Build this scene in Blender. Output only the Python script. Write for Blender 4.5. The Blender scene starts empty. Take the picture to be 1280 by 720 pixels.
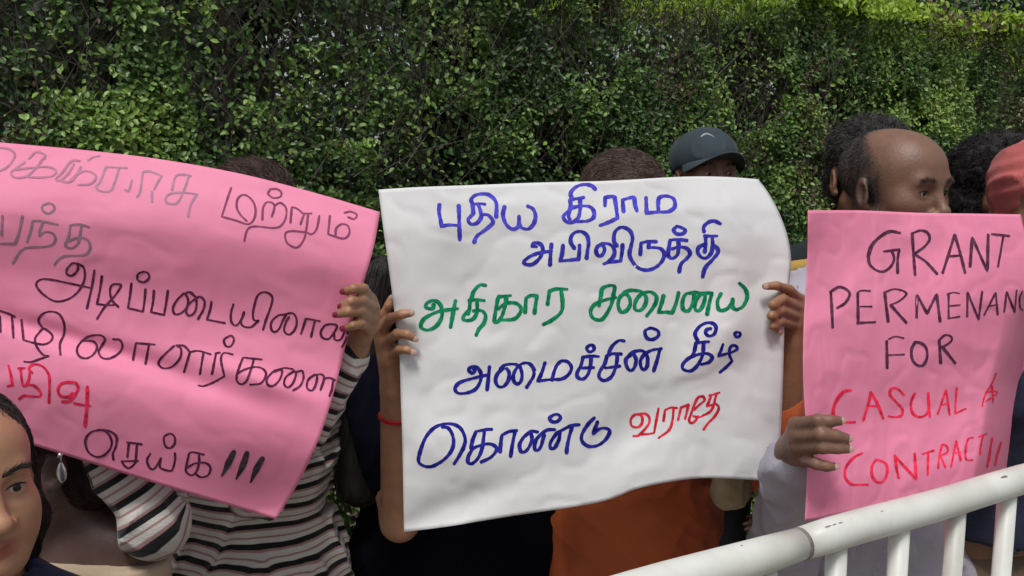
import bpy, math, random
import numpy as np
from mathutils import Vector
from mathutils.bvhtree import BVHTree

# ------------------------------------------------------------------ camera, sky, sun, exposure
SC = bpy.context.scene
COL = SC.collection
R = math.radians
PITCH = math.atan(120.0 / 1000.0)
CAM = np.array([0.0, 0.0, 1.55])
cd = bpy.data.cameras.new('camera'); cd.sensor_width = 36.0; cd.lens = 28.125
cd.clip_start = 0.05; cd.clip_end = 2000
cam = bpy.data.objects.new('camera', cd); COL.objects.link(cam)
cam.location = CAM; cam.rotation_euler = (R(90) - PITCH, 0, 0)
SC.camera = cam

SUN_EL, SUN_AZ = 64.0, 190.0          # azimuth measured clockwise from +Y: the light stands high behind the photographer
w = bpy.data.worlds.new('World'); SC.world = w; w.use_nodes = True
nt = w.node_tree; bg = nt.nodes['Background']
sky = nt.nodes.new('ShaderNodeTexSky'); sky.sky_type = 'NISHITA'; sky.sun_disc = False
sky.sun_elevation = R(SUN_EL); sky.sun_rotation = R(SUN_AZ); sky.air_density = 1.0; sky.dust_density = 3.0
hs = nt.nodes.new('ShaderNodeHueSaturation'); hs.inputs['Saturation'].default_value = 0.35   # thin overcast: a nearly colourless sky
nt.links.new(sky.outputs[0], hs.inputs['Color']); nt.links.new(hs.outputs[0], bg.inputs['Color'])
bg.inputs['Strength'].default_value = 0.075
sd = bpy.data.lights.new('sun', 'SUN'); sd.energy = 1.5; sd.angle = R(14); sd.color = (1.0, 0.982, 0.955)
sun = bpy.data.objects.new('sun', sd); COL.objects.link(sun)
_v = Vector((math.sin(R(SUN_AZ)) * math.cos(R(SUN_EL)), math.cos(R(SUN_AZ)) * math.cos(R(SUN_EL)), math.sin(R(SUN_EL))))
sun.rotation_euler = _v.to_track_quat('Z', 'Y').to_euler()
SC.view_settings.view_transform = 'Standard'; SC.view_settings.look = 'None'
SC.view_settings.exposure = 0.54; SC.view_settings.gamma = 1.0

FW = np.array([0, math.cos(PITCH), -math.sin(PITCH)]); UP = np.array([0, math.sin(PITCH), math.cos(PITCH)]); RT = np.array([1.0, 0, 0])
def at(px, py, d):
    """point of the place seen at a photo pixel, d metres away along the view axis"""
    return CAM + d * (FW + RT * (px - 640) / 1000.0 + UP * (360 - py) / 1000.0)

rng = np.random.default_rng(7)
random.seed(7)

# ------------------------------------------------------------------ object helpers
def tag(o, label=None, cat=None, group=None, kind=None):
    if label: o['label'] = label
    if cat: o['category'] = cat
    if group: o['group'] = group
    if kind: o['kind'] = kind
    return o
def empty(name, loc, label, cat, group=None):
    o = bpy.data.objects.new(name, None); COL.objects.link(o); o.location = loc; o.empty_display_size = 0.1
    return tag(o, label, cat, group)
def link(name, me, m, parent=None, smooth=True):
    o = bpy.data.objects.new(name, me); COL.objects.link(o)
    if m is not None:
        for mm in (m if isinstance(m, (list, tuple)) else [m]): me.materials.append(mm)
    if smooth: me.polygons.foreach_set('use_smooth', np.ones(len(me.polygons), bool))
    if parent is not None:
        o.parent = parent
        base = np.zeros(3); p = parent
        while p is not None: base += np.array(p.location); p = p.parent
        o.location = -base
    return o
def mesh_np(name, V, F, attrs=None):
    """V (n,3); F (m,k) one face size"""
    V = np.asarray(V, np.float32); F = np.asarray(F, np.int32)
    me = bpy.data.meshes.new(name); me.vertices.add(len(V)); me.vertices.foreach_set('co', V.ravel())
    m, k = F.shape
    me.loops.add(m * k); me.loops.foreach_set('vertex_index', F.ravel())
    me.polygons.add(m); me.polygons.foreach_set('loop_start', np.arange(0, m * k, k, dtype=np.int32))
    if attrs:
        for an, (dom, typ, arr) in attrs.items():
            a = me.attributes.new(an, typ, dom)
            a.data.foreach_set('color' if 'COLOR' in typ else 'value', np.asarray(arr, np.float32).ravel())
    me.update(calc_edges=True); me.validate()
    return me
class MB:
    def __init__(s): s.v = []; s.f = []; s.n = 0
    def add(s, V, F):
        V = np.asarray(V, float); s.v.append(V); s.f += [tuple(int(i) + s.n for i in f) for f in F]; s.n += len(V)
    def tube(s, pts, rad, n=16, cap=True, sx=1.0):
        pts = [np.asarray(p, float) for p in pts]; rad = rad if hasattr(rad, '__len__') else [rad] * len(pts)
        V = []; F = []
        t0 = pts[1] - pts[0]; ref = np.array([0, 0, 1.0]) if abs(t0[2]) < 0.8 * np.linalg.norm(t0) else np.array([1.0, 0, 0])
        for i, p in enumerate(pts):
            t = pts[min(i + 1, len(pts) - 1)] - pts[max(i - 1, 0)]; t = t / np.linalg.norm(t)
            a = np.cross(t, ref) if i == 0 else a - (a @ t) * t; a /= np.linalg.norm(a); b = np.cross(a, t)
            for j in range(n):
                th = 2 * math.pi * j / n; V.append(p + rad[i] * (math.cos(th) * a * sx + math.sin(th) * b))
        for i in range(len(pts) - 1):
            for j in range(n): F.append((i * n + j, i * n + (j + 1) % n, (i + 1) * n + (j + 1) % n, (i + 1) * n + j))
        if cap: F.append(tuple(range(n))[::-1]); F.append(tuple((len(pts) - 1) * n + j for j in range(n)))
        s.add(V, F); return s
    def box(s, c, sz, rz=0.0):
        c = np.asarray(c, float); h = np.asarray(sz, float) / 2; ca, sa = math.cos(rz), math.sin(rz)
        V = [c + np.array([ca * x * h[0] - sa * y * h[1], sa * x * h[0] + ca * y * h[1], z * h[2]]) for x in (-1, 1) for y in (-1, 1) for z in (-1, 1)]
        s.add(V, [(0, 1, 3, 2), (4, 6, 7, 5), (0, 4, 5, 1), (2, 3, 7, 6), (0, 2, 6, 4), (1, 5, 7, 3)]); return s
    def build(s, name, m, parent=None, smooth=False):
        me = bpy.data.meshes.new(name); me.from_pydata(np.concatenate(s.v).tolist(), [], s.f); me.validate()
        return link(name, me, m, parent, smooth)

# ------------------------------------------------------------------ materials
def mat(name, c1, c2=None, rough=0.6, nscale=8.0, stretch=(1, 1, 1), bump=0.0, bscale=60.0, spec=0.5, detail=4.0, sss=0.0, c3=None, trans=0.0, sheen=0.0):
    m = bpy.data.materials.new(name); m.use_nodes = True; t = m.node_tree; N = t.nodes; L = t.links
    p = N['Principled BSDF']; p.inputs['Roughness'].default_value = rough; p.inputs['Specular IOR Level'].default_value = spec
    p.inputs['Base Color'].default_value = (*c1, 1)
    co = N.new('ShaderNodeTexCoord'); mp = N.new('ShaderNodeMapping'); mp.inputs['Scale'].default_value = stretch
    L.new(co.outputs['Object'], mp.inputs['Vector'])
    if c2 is not None:
        no = N.new('ShaderNodeTexNoise'); no.inputs['Scale'].default_value = nscale; no.inputs['Detail'].default_value = detail
        L.new(mp.outputs[0], no.inputs['Vector'])
        cr = N.new('ShaderNodeValToRGB'); cr.color_ramp.elements[0].position = 0.35; cr.color_ramp.elements[1].position = 0.65
        cr.color_ramp.elements[0].color = (*c1, 1); cr.color_ramp.elements[1].color = (*c2, 1)
        if c3 is not None: e = cr.color_ramp.elements.new(0.9); e.color = (*c3, 1)
        L.new(no.outputs['Fac'], cr.inputs['Fac']); L.new(cr.outputs['Color'], p.inputs['Base Color'])
        m['ramp'] = cr.name
    if bump > 0:
        nb = N.new('ShaderNodeTexNoise'); nb.inputs['Scale'].default_value = bscale; nb.inputs['Detail'].default_value = 5.0
        L.new(mp.outputs[0], nb.inputs['Vector'])
        b = N.new('ShaderNodeBump'); b.inputs['Strength'].default_value = bump; b.inputs['Distance'].default_value = 0.01
        L.new(nb.outputs['Fac'], b.inputs['Height']); L.new(b.outputs[0], p.inputs['Normal'])
    if sss > 0:
        p.inputs['Subsurface Weight'].default_value = sss; p.inputs['Subsurface Radius'].default_value = (1.0, 0.35, 0.2); p.inputs['Subsurface Scale'].default_value = 0.006
    if sheen > 0: p.inputs['Sheen Weight'].default_value = sheen
    if trans > 0:      # thin sheets and leaves let some light through
        tr = N.new('ShaderNodeBsdfTranslucent'); mx = N.new('ShaderNodeMixShader'); mx.inputs[0].default_value = trans
        tr.inputs['Color'].default_value = (*c1, 1)
        if c2 is not None: L.new(cr.outputs['Color'], tr.inputs['Color'])
        L.new(p.outputs[0], mx.inputs[1]); L.new(tr.outputs[0], mx.inputs[2]); L.new(mx.outputs[0], N['Material Output'].inputs['Surface'])
    return m

# ------------------------------------------------------------------ signed-distance bodies -> one continuous mesh
def _rot(yaw=0.0, pitch=0.0, roll=0.0):
    cz, sz, cx, sx, cy, sy = math.cos(yaw), math.sin(yaw), math.cos(pitch), math.sin(pitch), math.cos(roll), math.sin(roll)
    Z = np.array([[cz, -sz, 0], [sz, cz, 0], [0, 0, 1]]); X = np.array([[1, 0, 0], [0, cx, -sx], [0, sx, cx]]); Y = np.array([[cy, 0, sy], [0, 1, 0], [-sy, 0, cy]])
    return Z @ X @ Y
def d_rc(P, a, b, ra, rb):
    ba = b - a; L2 = float(ba @ ba) + 1e-12; q = P - a
    t = np.clip((q @ ba) / L2, 0, 1); d = q - t[..., None] * ba
    return np.sqrt((d * d).sum(-1)) - (ra + (rb - ra) * t)
def d_el(P, c, r, M):
    q = (P - c) @ M; k0 = np.sqrt(((q / r) ** 2).sum(-1)); k1 = np.sqrt(((q / (r * r)) ** 2).sum(-1)) + 1e-9
    return k0 * (k0 - 1.0) / k1
def d_pl(P, c, n): return (P - c) @ n
def smin(a, b, k):
    if k <= 0: return np.minimum(a, b)
    h = np.clip(0.5 + 0.5 * (b - a) / k, 0, 1); return b + (a - b) * h - k * h * (1 - h)
class Body:
    """list of primitives; op is add, sub or cut"""
    def __init__(s): s.p = []
    def rc(s, a, b, ra, rb=None, k=0.02, op='add'):
        a = np.asarray(a, float); b = np.asarray(b, float); rb = ra if rb is None else rb
        s.p.append((op, 'rc', (a, b, ra, rb), k)); return s
    def el(s, c, r, M=None, k=0.02, op='add'):
        s.p.append((op, 'el', (np.asarray(c, float), np.asarray(r, float), np.eye(3) if M is None else M), k)); return s
    def cut(s, c, n, k=0.004):
        n = np.asarray(n, float); s.p.append(('cut', 'pl', (np.asarray(c, float), n / np.linalg.norm(n)), k)); return s
    def inflated(s, t, only=None):
        b = Body()
        for op, kd, a, k in s.p:
            if kd == 'rc': a = (a[0], a[1], a[2] + t, a[3] + t)
            elif kd == 'el': a = (a[0], a[1] + t, a[2])
            b.p.append((op, kd, a, k))
        return b
    @staticmethod
    def ev(pr, P):
        _, kd, a, _ = pr
        return d_rc(P, *a) if kd == 'rc' else d_el(P, *a) if kd == 'el' else d_pl(P, *a)
    @staticmethod
    def comb(v, d, op, k):
        if op == 'add': return smin(v, d, k)
        if op == 'sub': return -smin(-v, d, k)
        return -smin(-v, -d, k)
    def value(s, P):
        v = np.full(P.shape[:-1], 10.0)
        for pr in s.p: v = Body.comb(v, Body.ev(pr, P), pr[0], pr[3])
        return v
    def bounds(s):
        lo = np.full(3, 1e9); hi = -lo
        for op, kd, a, k in s.p:
            if op != 'add': continue
            if kd == 'rc': l = np.minimum(a[0] - a[2], a[1] - a[3]); h = np.maximum(a[0] + a[2], a[1] + a[3])
            else:
                e = np.sqrt(((a[2] * a[1]) ** 2).sum(1)); l = a[0] - e; h = a[0] + e
            lo = np.minimum(lo, l); hi = np.maximum(hi, h)
        return lo, hi
    def mesh(s, name, vs, disp=None, amp=0.0, attrs=None):
        B = 8; lo, hi = s.bounds(); lo = lo - 3 * vs - amp; hi = hi + 3 * vs + amp
        nb = np.maximum(1, np.ceil((hi - lo) / (B * vs)).astype(int))
        g = np.stack(np.meshgrid(*[np.arange(n) for n in nb], indexing='ij'), -1).reshape(-1, 3)
        C = lo + (g + 0.5) * B * vs; hd = 0.866 * B * vs
        ds = [Body.ev(pr, C) for pr in s.p]; v = np.full(len(C), 10.0)
        for pr, d in zip(s.p, ds): v = Body.comb(v, d, pr[0], pr[3])
        act = np.abs(v) < hd * 1.5 + amp + 0.012
        g = g[act]; v = v[act]; ds = [d[act] for d in ds]
        off = np.stack(np.meshgrid(*[np.arange(B + 1)] * 3, indexing='ij'), -1)
        P = lo + (g[:, None, None, None, :] * B + off[None]) * vs
        val = np.full(P.shape[:-1], 10.0)
        for pr, d in zip(s.p, ds):
            lim = 2.6 * hd + pr[3] + 0.01
            ii = np.nonzero(d < (np.maximum(v, 0) + lim))[0] if pr[0] == 'add' else np.nonzero(np.ones(len(d), bool) if pr[0] == 'cut' else d < 1.8 * hd + pr[3])[0]
            if len(ii): val[ii] = Body.comb(val[ii], Body.ev(pr, P[ii]), pr[0], pr[3])
        if disp is not None: val = val + disp(P)
        S = val < 0
        cor = [(0, 0, 0), (1, 0, 0), (0, 1, 0), (1, 1, 0), (0, 0, 1), (1, 0, 1), (0, 1, 1), (1, 1, 1)]
        cs = sum(S[:, a:a + B, b:b + B, c:c + B].astype(np.int8) for a, b, c in cor)
        bi, ci, cj, ck = np.nonzero((cs > 0) & (cs < 8))
        cv = np.stack([val[bi, ci + a, cj + b, ck + c] for a, b, c in cor], 1)
        acc = np.zeros((len(bi), 3)); cnt = np.zeros(len(bi)); co = np.array(cor, float)
        for e0, e1 in ((0, 1), (2, 3), (4, 5), (6, 7), (0, 2), (1, 3), (4, 6), (5, 7), (0, 4), (1, 5), (2, 6), (3, 7)):
            va, vb = cv[:, e0], cv[:, e1]; m = (va < 0) != (vb < 0); t = np.where(m, va / np.where(m, va - vb, 1), 0)
            acc[m] += (co[e0] + t[:, None] * (co[e1] - co[e0]))[m]; cnt[m] += 1
        cell = g[bi] * B + np.stack([ci, cj, ck], 1)
        V = lo + (cell + acc / cnt[:, None]) * vs
        D = (nb * B + 4); key = ((cell[:, 0] + 1) * D[1] + cell[:, 1] + 1) * D[2] + cell[:, 2] + 1
        o = np.argsort(key); ks = key[o]; V = V[o]
        def look(c):
            k = ((c[:, 0] + 1) * D[1] + c[:, 1] + 1) * D[2] + c[:, 2] + 1
            i = np.minimum(np.searchsorted(ks, k), len(ks) - 1); return np.where(ks[i] == k, i, -1)
        Q = []
        ax = [(0, 1, 2), (1, 2, 0), (2, 0, 1)]
        for a, b, c in ax:
            s0 = S[:, :B, :B, :B]; sl = [slice(0, B)] * 3; sl[a] = slice(1, B + 1); s1 = S[(slice(None),) + tuple(sl)]
            eb, ei, ej, ek = np.nonzero(s0 != s1)
            cc = g[eb] * B + np.stack([ei, ej, ek], 1); inside = s0[eb, ei, ej, ek]
            ids = []
            for db, dc in ((-1, -1), (0, -1), (0, 0), (-1, 0)):
                c2 = cc.copy(); c2[:, b] += db; c2[:, c] += dc; ids.append(look(c2))
            q = np.stack(ids, 1); ok = (q >= 0).all(1); q = q[ok]; ins = inside[ok]
            q[~ins] = q[~ins][:, ::-1]; Q.append(q)
        F = np.concatenate(Q)
        at_ = {k: ('POINT', 'FLOAT', f(V)) for k, f in attrs.items()} if attrs else None
        return mesh_np(name, V, F, at_)

def vnoise(P, f, seed=0):
    """smooth value noise in 0..1"""
    q = P * f; i = np.floor(q).astype(np.int64); t = q - i; t = t * t * (3 - 2 * t)
    def h(x, y, z):
        n = (x * 374761393 + y * 668265263 + z * 2147483647 + seed * 974711) & 0xffffffff
        n = ((n ^ (n >> 13)) * 1274126177) & 0xffffffff; return ((n ^ (n >> 16)) & 0xffff) / 65535.0
    r = 0
    for a in (0, 1):
        for b in (0, 1):
            for c in (0, 1):
                w_ = (t[..., 0] if a else 1 - t[..., 0]) * (t[..., 1] if b else 1 - t[..., 1]) * (t[..., 2] if c else 1 - t[..., 2])
                r = r + w_ * h(i[..., 0] + a, i[..., 1] + b, i[..., 2] + c)
    return r
def folds(amp, f=14.0, seed=1, dirn=(1, 0.3, 0.35)):
    d = np.asarray(dirn, float)
    def fn(P):
        n = vnoise(P, 5.0, seed); a = np.sin((P @ d) * f * 2 + n * 9); b = vnoise(P * np.array([1.6, 1.6, 0.8]), f, seed + 5) - 0.5
        q = P @ np.array([[1, .3, .5], [.2, 1, .1], [-.6, .2, .8]]); r1 = 1 - np.abs(2 * vnoise(q * np.array([1.0, 1, .42]), f * 1.3, seed + 9) - 1); r2 = 1 - np.abs(2 * vnoise(q * np.array([.5, .8, 1.3]), f * 2.1, seed + 12) - 1)
        return amp * (0.35 * a * (0.3 + n) + 0.8 * b - 1.5 * (r1 ** 3 - .3) - .7 * (r2 ** 3 - .3) * (.4 + n))
    return fn
# ------------------------------------------------------------------ the setting
HD = np.array([0.883, 0.469, 0.0]); HD /= np.linalg.norm(HD)      # the hedge and the rail run this way
HN = np.array([-HD[1], HD[0], 0.0])                                # away from the camera, into the hedge
def strip(name, a0, a1, b0, b1, z, m, parent=None):
    """ground strip: a along the hedge, b across it (0 = hedge front at the foot)"""
    o = np.array([0, 2.41, 0]); V = [o + HD * a + HN * b + np.array([0, 0, z]) for a, b in ((a0, b0), (a1, b0), (a1, b1), (a0, b1))]
    mb = MB(); mb.add(V, [(0, 1, 2, 3)]); ob = mb.build(name, m); tag(ob, kind='structure'); return ob
M_soil = mat('soil', (0.10, 0.07, 0.045), (0.17, 0.12, 0.08), rough=0.95, nscale=6, bump=0.6, bscale=40)
M_pave = mat('paving', (0.24, 0.20, 0.16), (0.33, 0.28, 0.22), rough=0.9, nscale=9, bump=0.4, bscale=80)
M_asph = mat('asphalt', (0.045, 0.045, 0.047), (0.07, 0.07, 0.07), rough=0.9, nscale=30, bump=0.6, bscale=250)
strip('ground', -900, 900, -900, 900, -0.14, M_soil)
strip('road', -60, 60, -9.5, -2.6, -0.125, M_asph)
pv = MB()
for z0, z1, b0, b1 in ((-0.13, 0.0, -2.45, 0.05),):
    o = np.array([0, 2.41, 0]); V = [o + HD * a + HN * b + np.array([0, 0, z]) for z in (z0, z1) for a, b in ((-40, b0), (40, b0), (40, b1), (-40, b1))]
    pv.add(V, [(3, 2, 1, 0), (4, 5, 6, 7), (0, 1, 5, 4), (1, 2, 6, 5), (2, 3, 7, 6), (3, 0, 4, 7)])
tag(pv.build('pavement', M_pave), kind='structure')
kb = MB(); V = [o + HD * a + HN * b + np.array([0, 0, z]) for z in (-0.13, 0.012) for a, b in ((-40, -2.6), (40, -2.6), (40, -2.453), (-40, -2.453))]
kb.add(V, [(3, 2, 1, 0), (4, 5, 6, 7), (0, 1, 5, 4), (1, 2, 6, 5), (2, 3, 7, 6), (3, 0, 4, 7)])
tag(kb.build('kerb', mat('kerb_stone', (0.3, 0.29, 0.27), (0.38, 0.37, 0.35), nscale=12, rough=0.9, bump=0.3)), kind='structure')

# ---- foliage
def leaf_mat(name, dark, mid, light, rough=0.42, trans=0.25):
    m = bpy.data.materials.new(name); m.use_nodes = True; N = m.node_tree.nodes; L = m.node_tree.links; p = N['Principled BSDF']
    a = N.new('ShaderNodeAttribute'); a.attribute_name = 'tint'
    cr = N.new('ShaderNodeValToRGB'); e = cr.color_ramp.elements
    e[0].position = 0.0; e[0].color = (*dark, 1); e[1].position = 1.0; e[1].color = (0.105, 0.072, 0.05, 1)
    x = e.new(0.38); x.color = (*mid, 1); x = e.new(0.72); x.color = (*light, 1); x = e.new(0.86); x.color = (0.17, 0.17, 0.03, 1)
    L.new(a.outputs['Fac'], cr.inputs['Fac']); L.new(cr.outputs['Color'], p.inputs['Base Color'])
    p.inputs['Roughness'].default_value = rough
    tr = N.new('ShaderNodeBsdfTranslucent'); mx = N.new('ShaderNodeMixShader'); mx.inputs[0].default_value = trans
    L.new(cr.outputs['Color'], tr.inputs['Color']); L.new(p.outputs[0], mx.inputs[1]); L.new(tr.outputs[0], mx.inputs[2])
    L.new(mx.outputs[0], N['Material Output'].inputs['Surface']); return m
LEAF = np.array([[0, 0, 0], [0.34, 0.27, 0.09], [0.44, 0, 0.0], [0.34, -0.27, 0.09], [0.74, 0.24, 0.06], [0.74, -0.24, 0.06], [1.0, 0, -0.12]])
LF = np.array([[0, 2, 1, 1], [0, 3, 2, 2], [1, 2, 6, 4], [3, 5, 6, 2]])
def leaf_mesh(name, pos, direc, nrm, size, tint):
    """one mesh of many folded leaves"""
    n = len(pos); d = direc / np.linalg.norm(direc, axis=1, keepdims=True); b = np.cross(nrm, d); b /= np.linalg.norm(b, axis=1, keepdims=True) + 1e-9; u = np.cross(d, b)
    V = pos[:, None, :] + size[:, None, None] * (LEAF[None, :, 0:1] * d[:, None] + LEAF[None, :, 1:2] * b[:, None] + LEAF[None, :, 2:3] * u[:, None])
    T = np.array([[0, 2, 1], [0, 3, 2], [1, 2, 6], [1, 6, 4], [3, 6, 2], [3, 5, 6]])
    F = (T[None] + np.arange(n)[:, None, None] * 7).reshape(-1, 3)
    return mesh_np(name, V.reshape(-1, 3), F, {'tint': ('POINT', 'FLOAT', np.repeat(tint, 7))})

M_leaf = leaf_mat('hedge_leaf', (0.020, 0.044, 0.014), (0.088, 0.180, 0.038), (0.28, 0.44, 0.09), rough=.44, trans=.22)
M_twig = mat('twig_bark', (0.035, 0.028, 0.024), (0.095, 0.078, 0.066), rough=0.9, nscale=40, bump=0.4)
HTOP = 2.268; HO = np.array([0, 2.41, 0])
hedge = empty('hedge', (0.9, 3.2, 0), 'tall dense clipped green hedge running behind the whole row of protesters', 'hedge')
def surf(a, z):
    q = np.stack([a, np.zeros_like(a), z], 1)
    return 0.07 * (vnoise(q, 2.3, 3) - 0.5) + 0.06 * (vnoise(q, 6.5, 4) - 0.5)
def hedge_leaves(n, a0, a1, z0, z1, wmax, smin_, smax_, top=False, seed=0):
    r = np.random.default_rng(seed)
    a = r.uniform(a0, a1, n); z = r.uniform(z0, z1, n)
    if top: w = r.uniform(-0.05, 0.75, n); z = HTOP + r.exponential(0.03, n) - 0.05 + 0.06 * (vnoise(np.stack([a, w, a * 0], 1), 4, 9) - 0.5)
    else: w = surf(a, z) + np.minimum(r.exponential(0.075, n), wmax)
    q = np.stack([a, w, z], 1)
    dens = vnoise(q * np.array([1.0, 1.5, 0.75]), 5.0, 11) * 0.55 + vnoise(q, 12.0, 12) * 0.45
    left = np.clip((0.15 - a) / 0.9, 0, 1) * np.clip((z - 1.62) / 0.22, 0, 1)      # the thinner twiggy stretch
    thin2 = np.clip((z - 1.80) / 0.20, 0, 1) * np.clip(1.3 - np.abs(a - 0.35) / 0.85, 0, 1)
    keep = (dens > 0.525 + 0.14 * left + 0.14 * thin2) | (r.random(n) < 0.07) if not top else np.ones(n, bool)
    q = q[keep]; a = a[keep]; n = len(q); zz = q[:, 2]
    pos = HO + HD * q[:, :1] + HN * q[:, 1:2]; pos[:, 2] += q[:, 2]
    out = -HN + np.array([0, 0, 0.55]) + r.normal(0, 0.55, (n, 3)); out /= np.linalg.norm(out, axis=1, keepdims=True)
    di = r.normal(0, 1, (n, 3)) + np.array([0, 0, 0.5]) + (np.array([0, 0, 1.6]) if top else 0) - 0.5 * HN
    di -= 0.75 * (di * out).sum(1, keepdims=True) * out
    t = 0.08 + 0.62 * vnoise(q, 7.0, 21) + r.normal(0, 0.13, n)
    t += 0.20 * (vnoise(q, 2.2, 22) - 0.4)
    if top: t = r.uniform(0.25, 0.78, n)
    else: t = np.where(zz > HTOP - 0.09, t + 0.25 * r.random(n), t)
    brown = (vnoise(q * np.array([1, 0.6, 1]), 3.1, 31) > 0.66) & (r.random(n) < 0.45)
    t = np.clip(t, 0, 0.8); t = np.where(brown | (r.random(n) < 0.02), 0.93 + 0.07 * r.random(n), t)
    return pos, di, out, r.uniform(smin_, smax_, n), t
near = hedge_leaves(520000, -2.0, 3.2, 0.6, HTOP, 0.42, 0.012, 0.0225, seed=1)
lowl = hedge_leaves(30000, -2.0, 3.0, 0.05, 0.55, 0.3, 0.018, 0.03, seed=6)
far = hedge_leaves(70000, 3.0, 6.5, 0.3, HTOP, 0.30, 0.022, 0.034, seed=2)
edgel = hedge_leaves(30000, -2.0, 6.5, HTOP - .035, HTOP + .035, 0.03, 0.016, 0.030, seed=33)
edgel = (*edgel[:4], np.random.default_rng(4).uniform(.3, .8, len(edgel[0])))
topl = hedge_leaves(42000, -2.0, 6.5, 0, 1, 0, 0.018, 0.032, top=True, seed=3)
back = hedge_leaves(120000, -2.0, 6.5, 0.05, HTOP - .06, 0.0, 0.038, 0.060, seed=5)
back = (back[0] + HN * (0.22 + 0.45 * np.random.default_rng(8).random((len(back[0]), 1))), *back[1:4], np.where(back[4] > .9, .95, back[4] * 0.5))  # leaves deep in the hedge, their shade put into a darker tint
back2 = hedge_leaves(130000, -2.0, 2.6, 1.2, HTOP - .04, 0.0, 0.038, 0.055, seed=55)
back2 = (back2[0] + HN * (0.30 + 0.35 * np.random.default_rng(9).random((len(back2[0]), 1))), *back2[1:4], back2[4] * 0.4)  # extra inner leaves against sky gaps, depth shade put into a darker tint
# the 300 leaves that show largest stand as leaves of their own, the rest as one mass
P = near[0]; dist = np.linalg.norm(P - CAM, axis=1); ia = (P - HO) @ HD; rel = P - CAM
dd = rel @ FW; ppx = 640 + 1000 * (rel @ RT) / dd; ppy = 360 - 1000 * (rel @ UP) / dd
sc_ = near[3] / dist * 1000; sc_ = np.where((ppx > 0) & (ppx < 1280) & (ppy > 0) & (ppy < 175 + 30 * (ppx > 400)), sc_, 0)
big = np.argsort(-sc_ - 6.0 * (np.abs((P - HO) @ HN - surf(ia, P[:, 2])) < 0.02))[:300]
rest = np.ones(len(P), bool); rest[big] = False
allp = [np.concatenate(x) for x in zip(*[tuple(y[rest] for y in near), far, lowl, back, back2])]
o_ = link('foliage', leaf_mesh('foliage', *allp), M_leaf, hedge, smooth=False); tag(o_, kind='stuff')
M_top = leaf_mat('fresh_leaf', (0.14, 0.24, 0.02), (0.30, 0.46, 0.04), (0.42, 0.58, 0.07), trans=.4)
o_ = link('fresh_growth', leaf_mesh('fresh_growth', *[np.concatenate(x) for x in zip(topl, edgel)]), M_top, hedge, smooth=False); tag(o_, kind='stuff')
protos = []
for t in (0.2, 0.4, 0.55, 0.7):
    me = leaf_mesh('leaf', np.zeros((1, 3)), np.array([[1.0, 0, 0]]), np.array([[0, 0, 1.0]]), np.ones(1), np.array([t])); me.materials.append(M_leaf); protos.append(me)
hb = np.array(hedge.location)
from mathutils import Matrix
for i in big:
    d = near[1][i] / np.linalg.norm(near[1][i]); b = np.cross(near[2][i], d); b /= np.linalg.norm(b); u = np.cross(d, b)
    ob = bpy.data.objects.new('leaf', protos[int(np.argmin(np.abs(np.array([.2, .4, .55, .7]) - near[4][i])))]); COL.objects.link(ob); ob.parent = hedge
    M3 = Matrix(((d[0], b[0], u[0]), (d[1], b[1], u[1]), (d[2], b[2], u[2])))
    ob.location = P[i] - hb; ob.rotation_euler = M3.to_euler(); ob.scale = (near[3][i],) * 3
# stems and twigs
tw = MB(); r = np.random.default_rng(15)
def hp(a, w, z): return HO + HD * a + HN * w + np.array([0, 0, z])
for i in range(3800):
    a = r.uniform(-2.0, 3.4) if i % 3 == 0 else r.uniform(-2.0, 1.5); z = r.uniform(0.9, 2.1) if i % 3 == 0 else r.uniform(1.55, 2.15); w0 = r.uniform(0.0, 0.34); L = r.uniform(0.06, 0.28); le = r.normal(0, 0.75)
    p0 = hp(a, w0, z); p1 = hp(a + L * le * 0.5 + r.normal(0, .01), w0 - 0.02, z + L * 0.5); p2 = hp(a + L * le * (0.8 + r.normal(0, .4)), w0 - r.uniform(0, .07), z + L)
    tw.tube([p0, p1, p2], [r.uniform(.0010, .0022), .0012, .0006], n=3, cap=False)
tag(tw.build('twigs', M_twig, hedge), kind='stuff')
for i in range(26):
    a = -2.0 + i * 0.33 + r.normal(0, .05); st = MB(); pts = [hp(a + 0.05 * math.sin(k * 1.3 + i), 0.36 + 0.05 * math.cos(k + i), k * 0.43) for k in range(6)]
    st.tube(pts, [.022, .018, .015, .012, .009, .006], n=7, cap=False); st.build('stem', M_twig, hedge, smooth=True)

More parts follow.
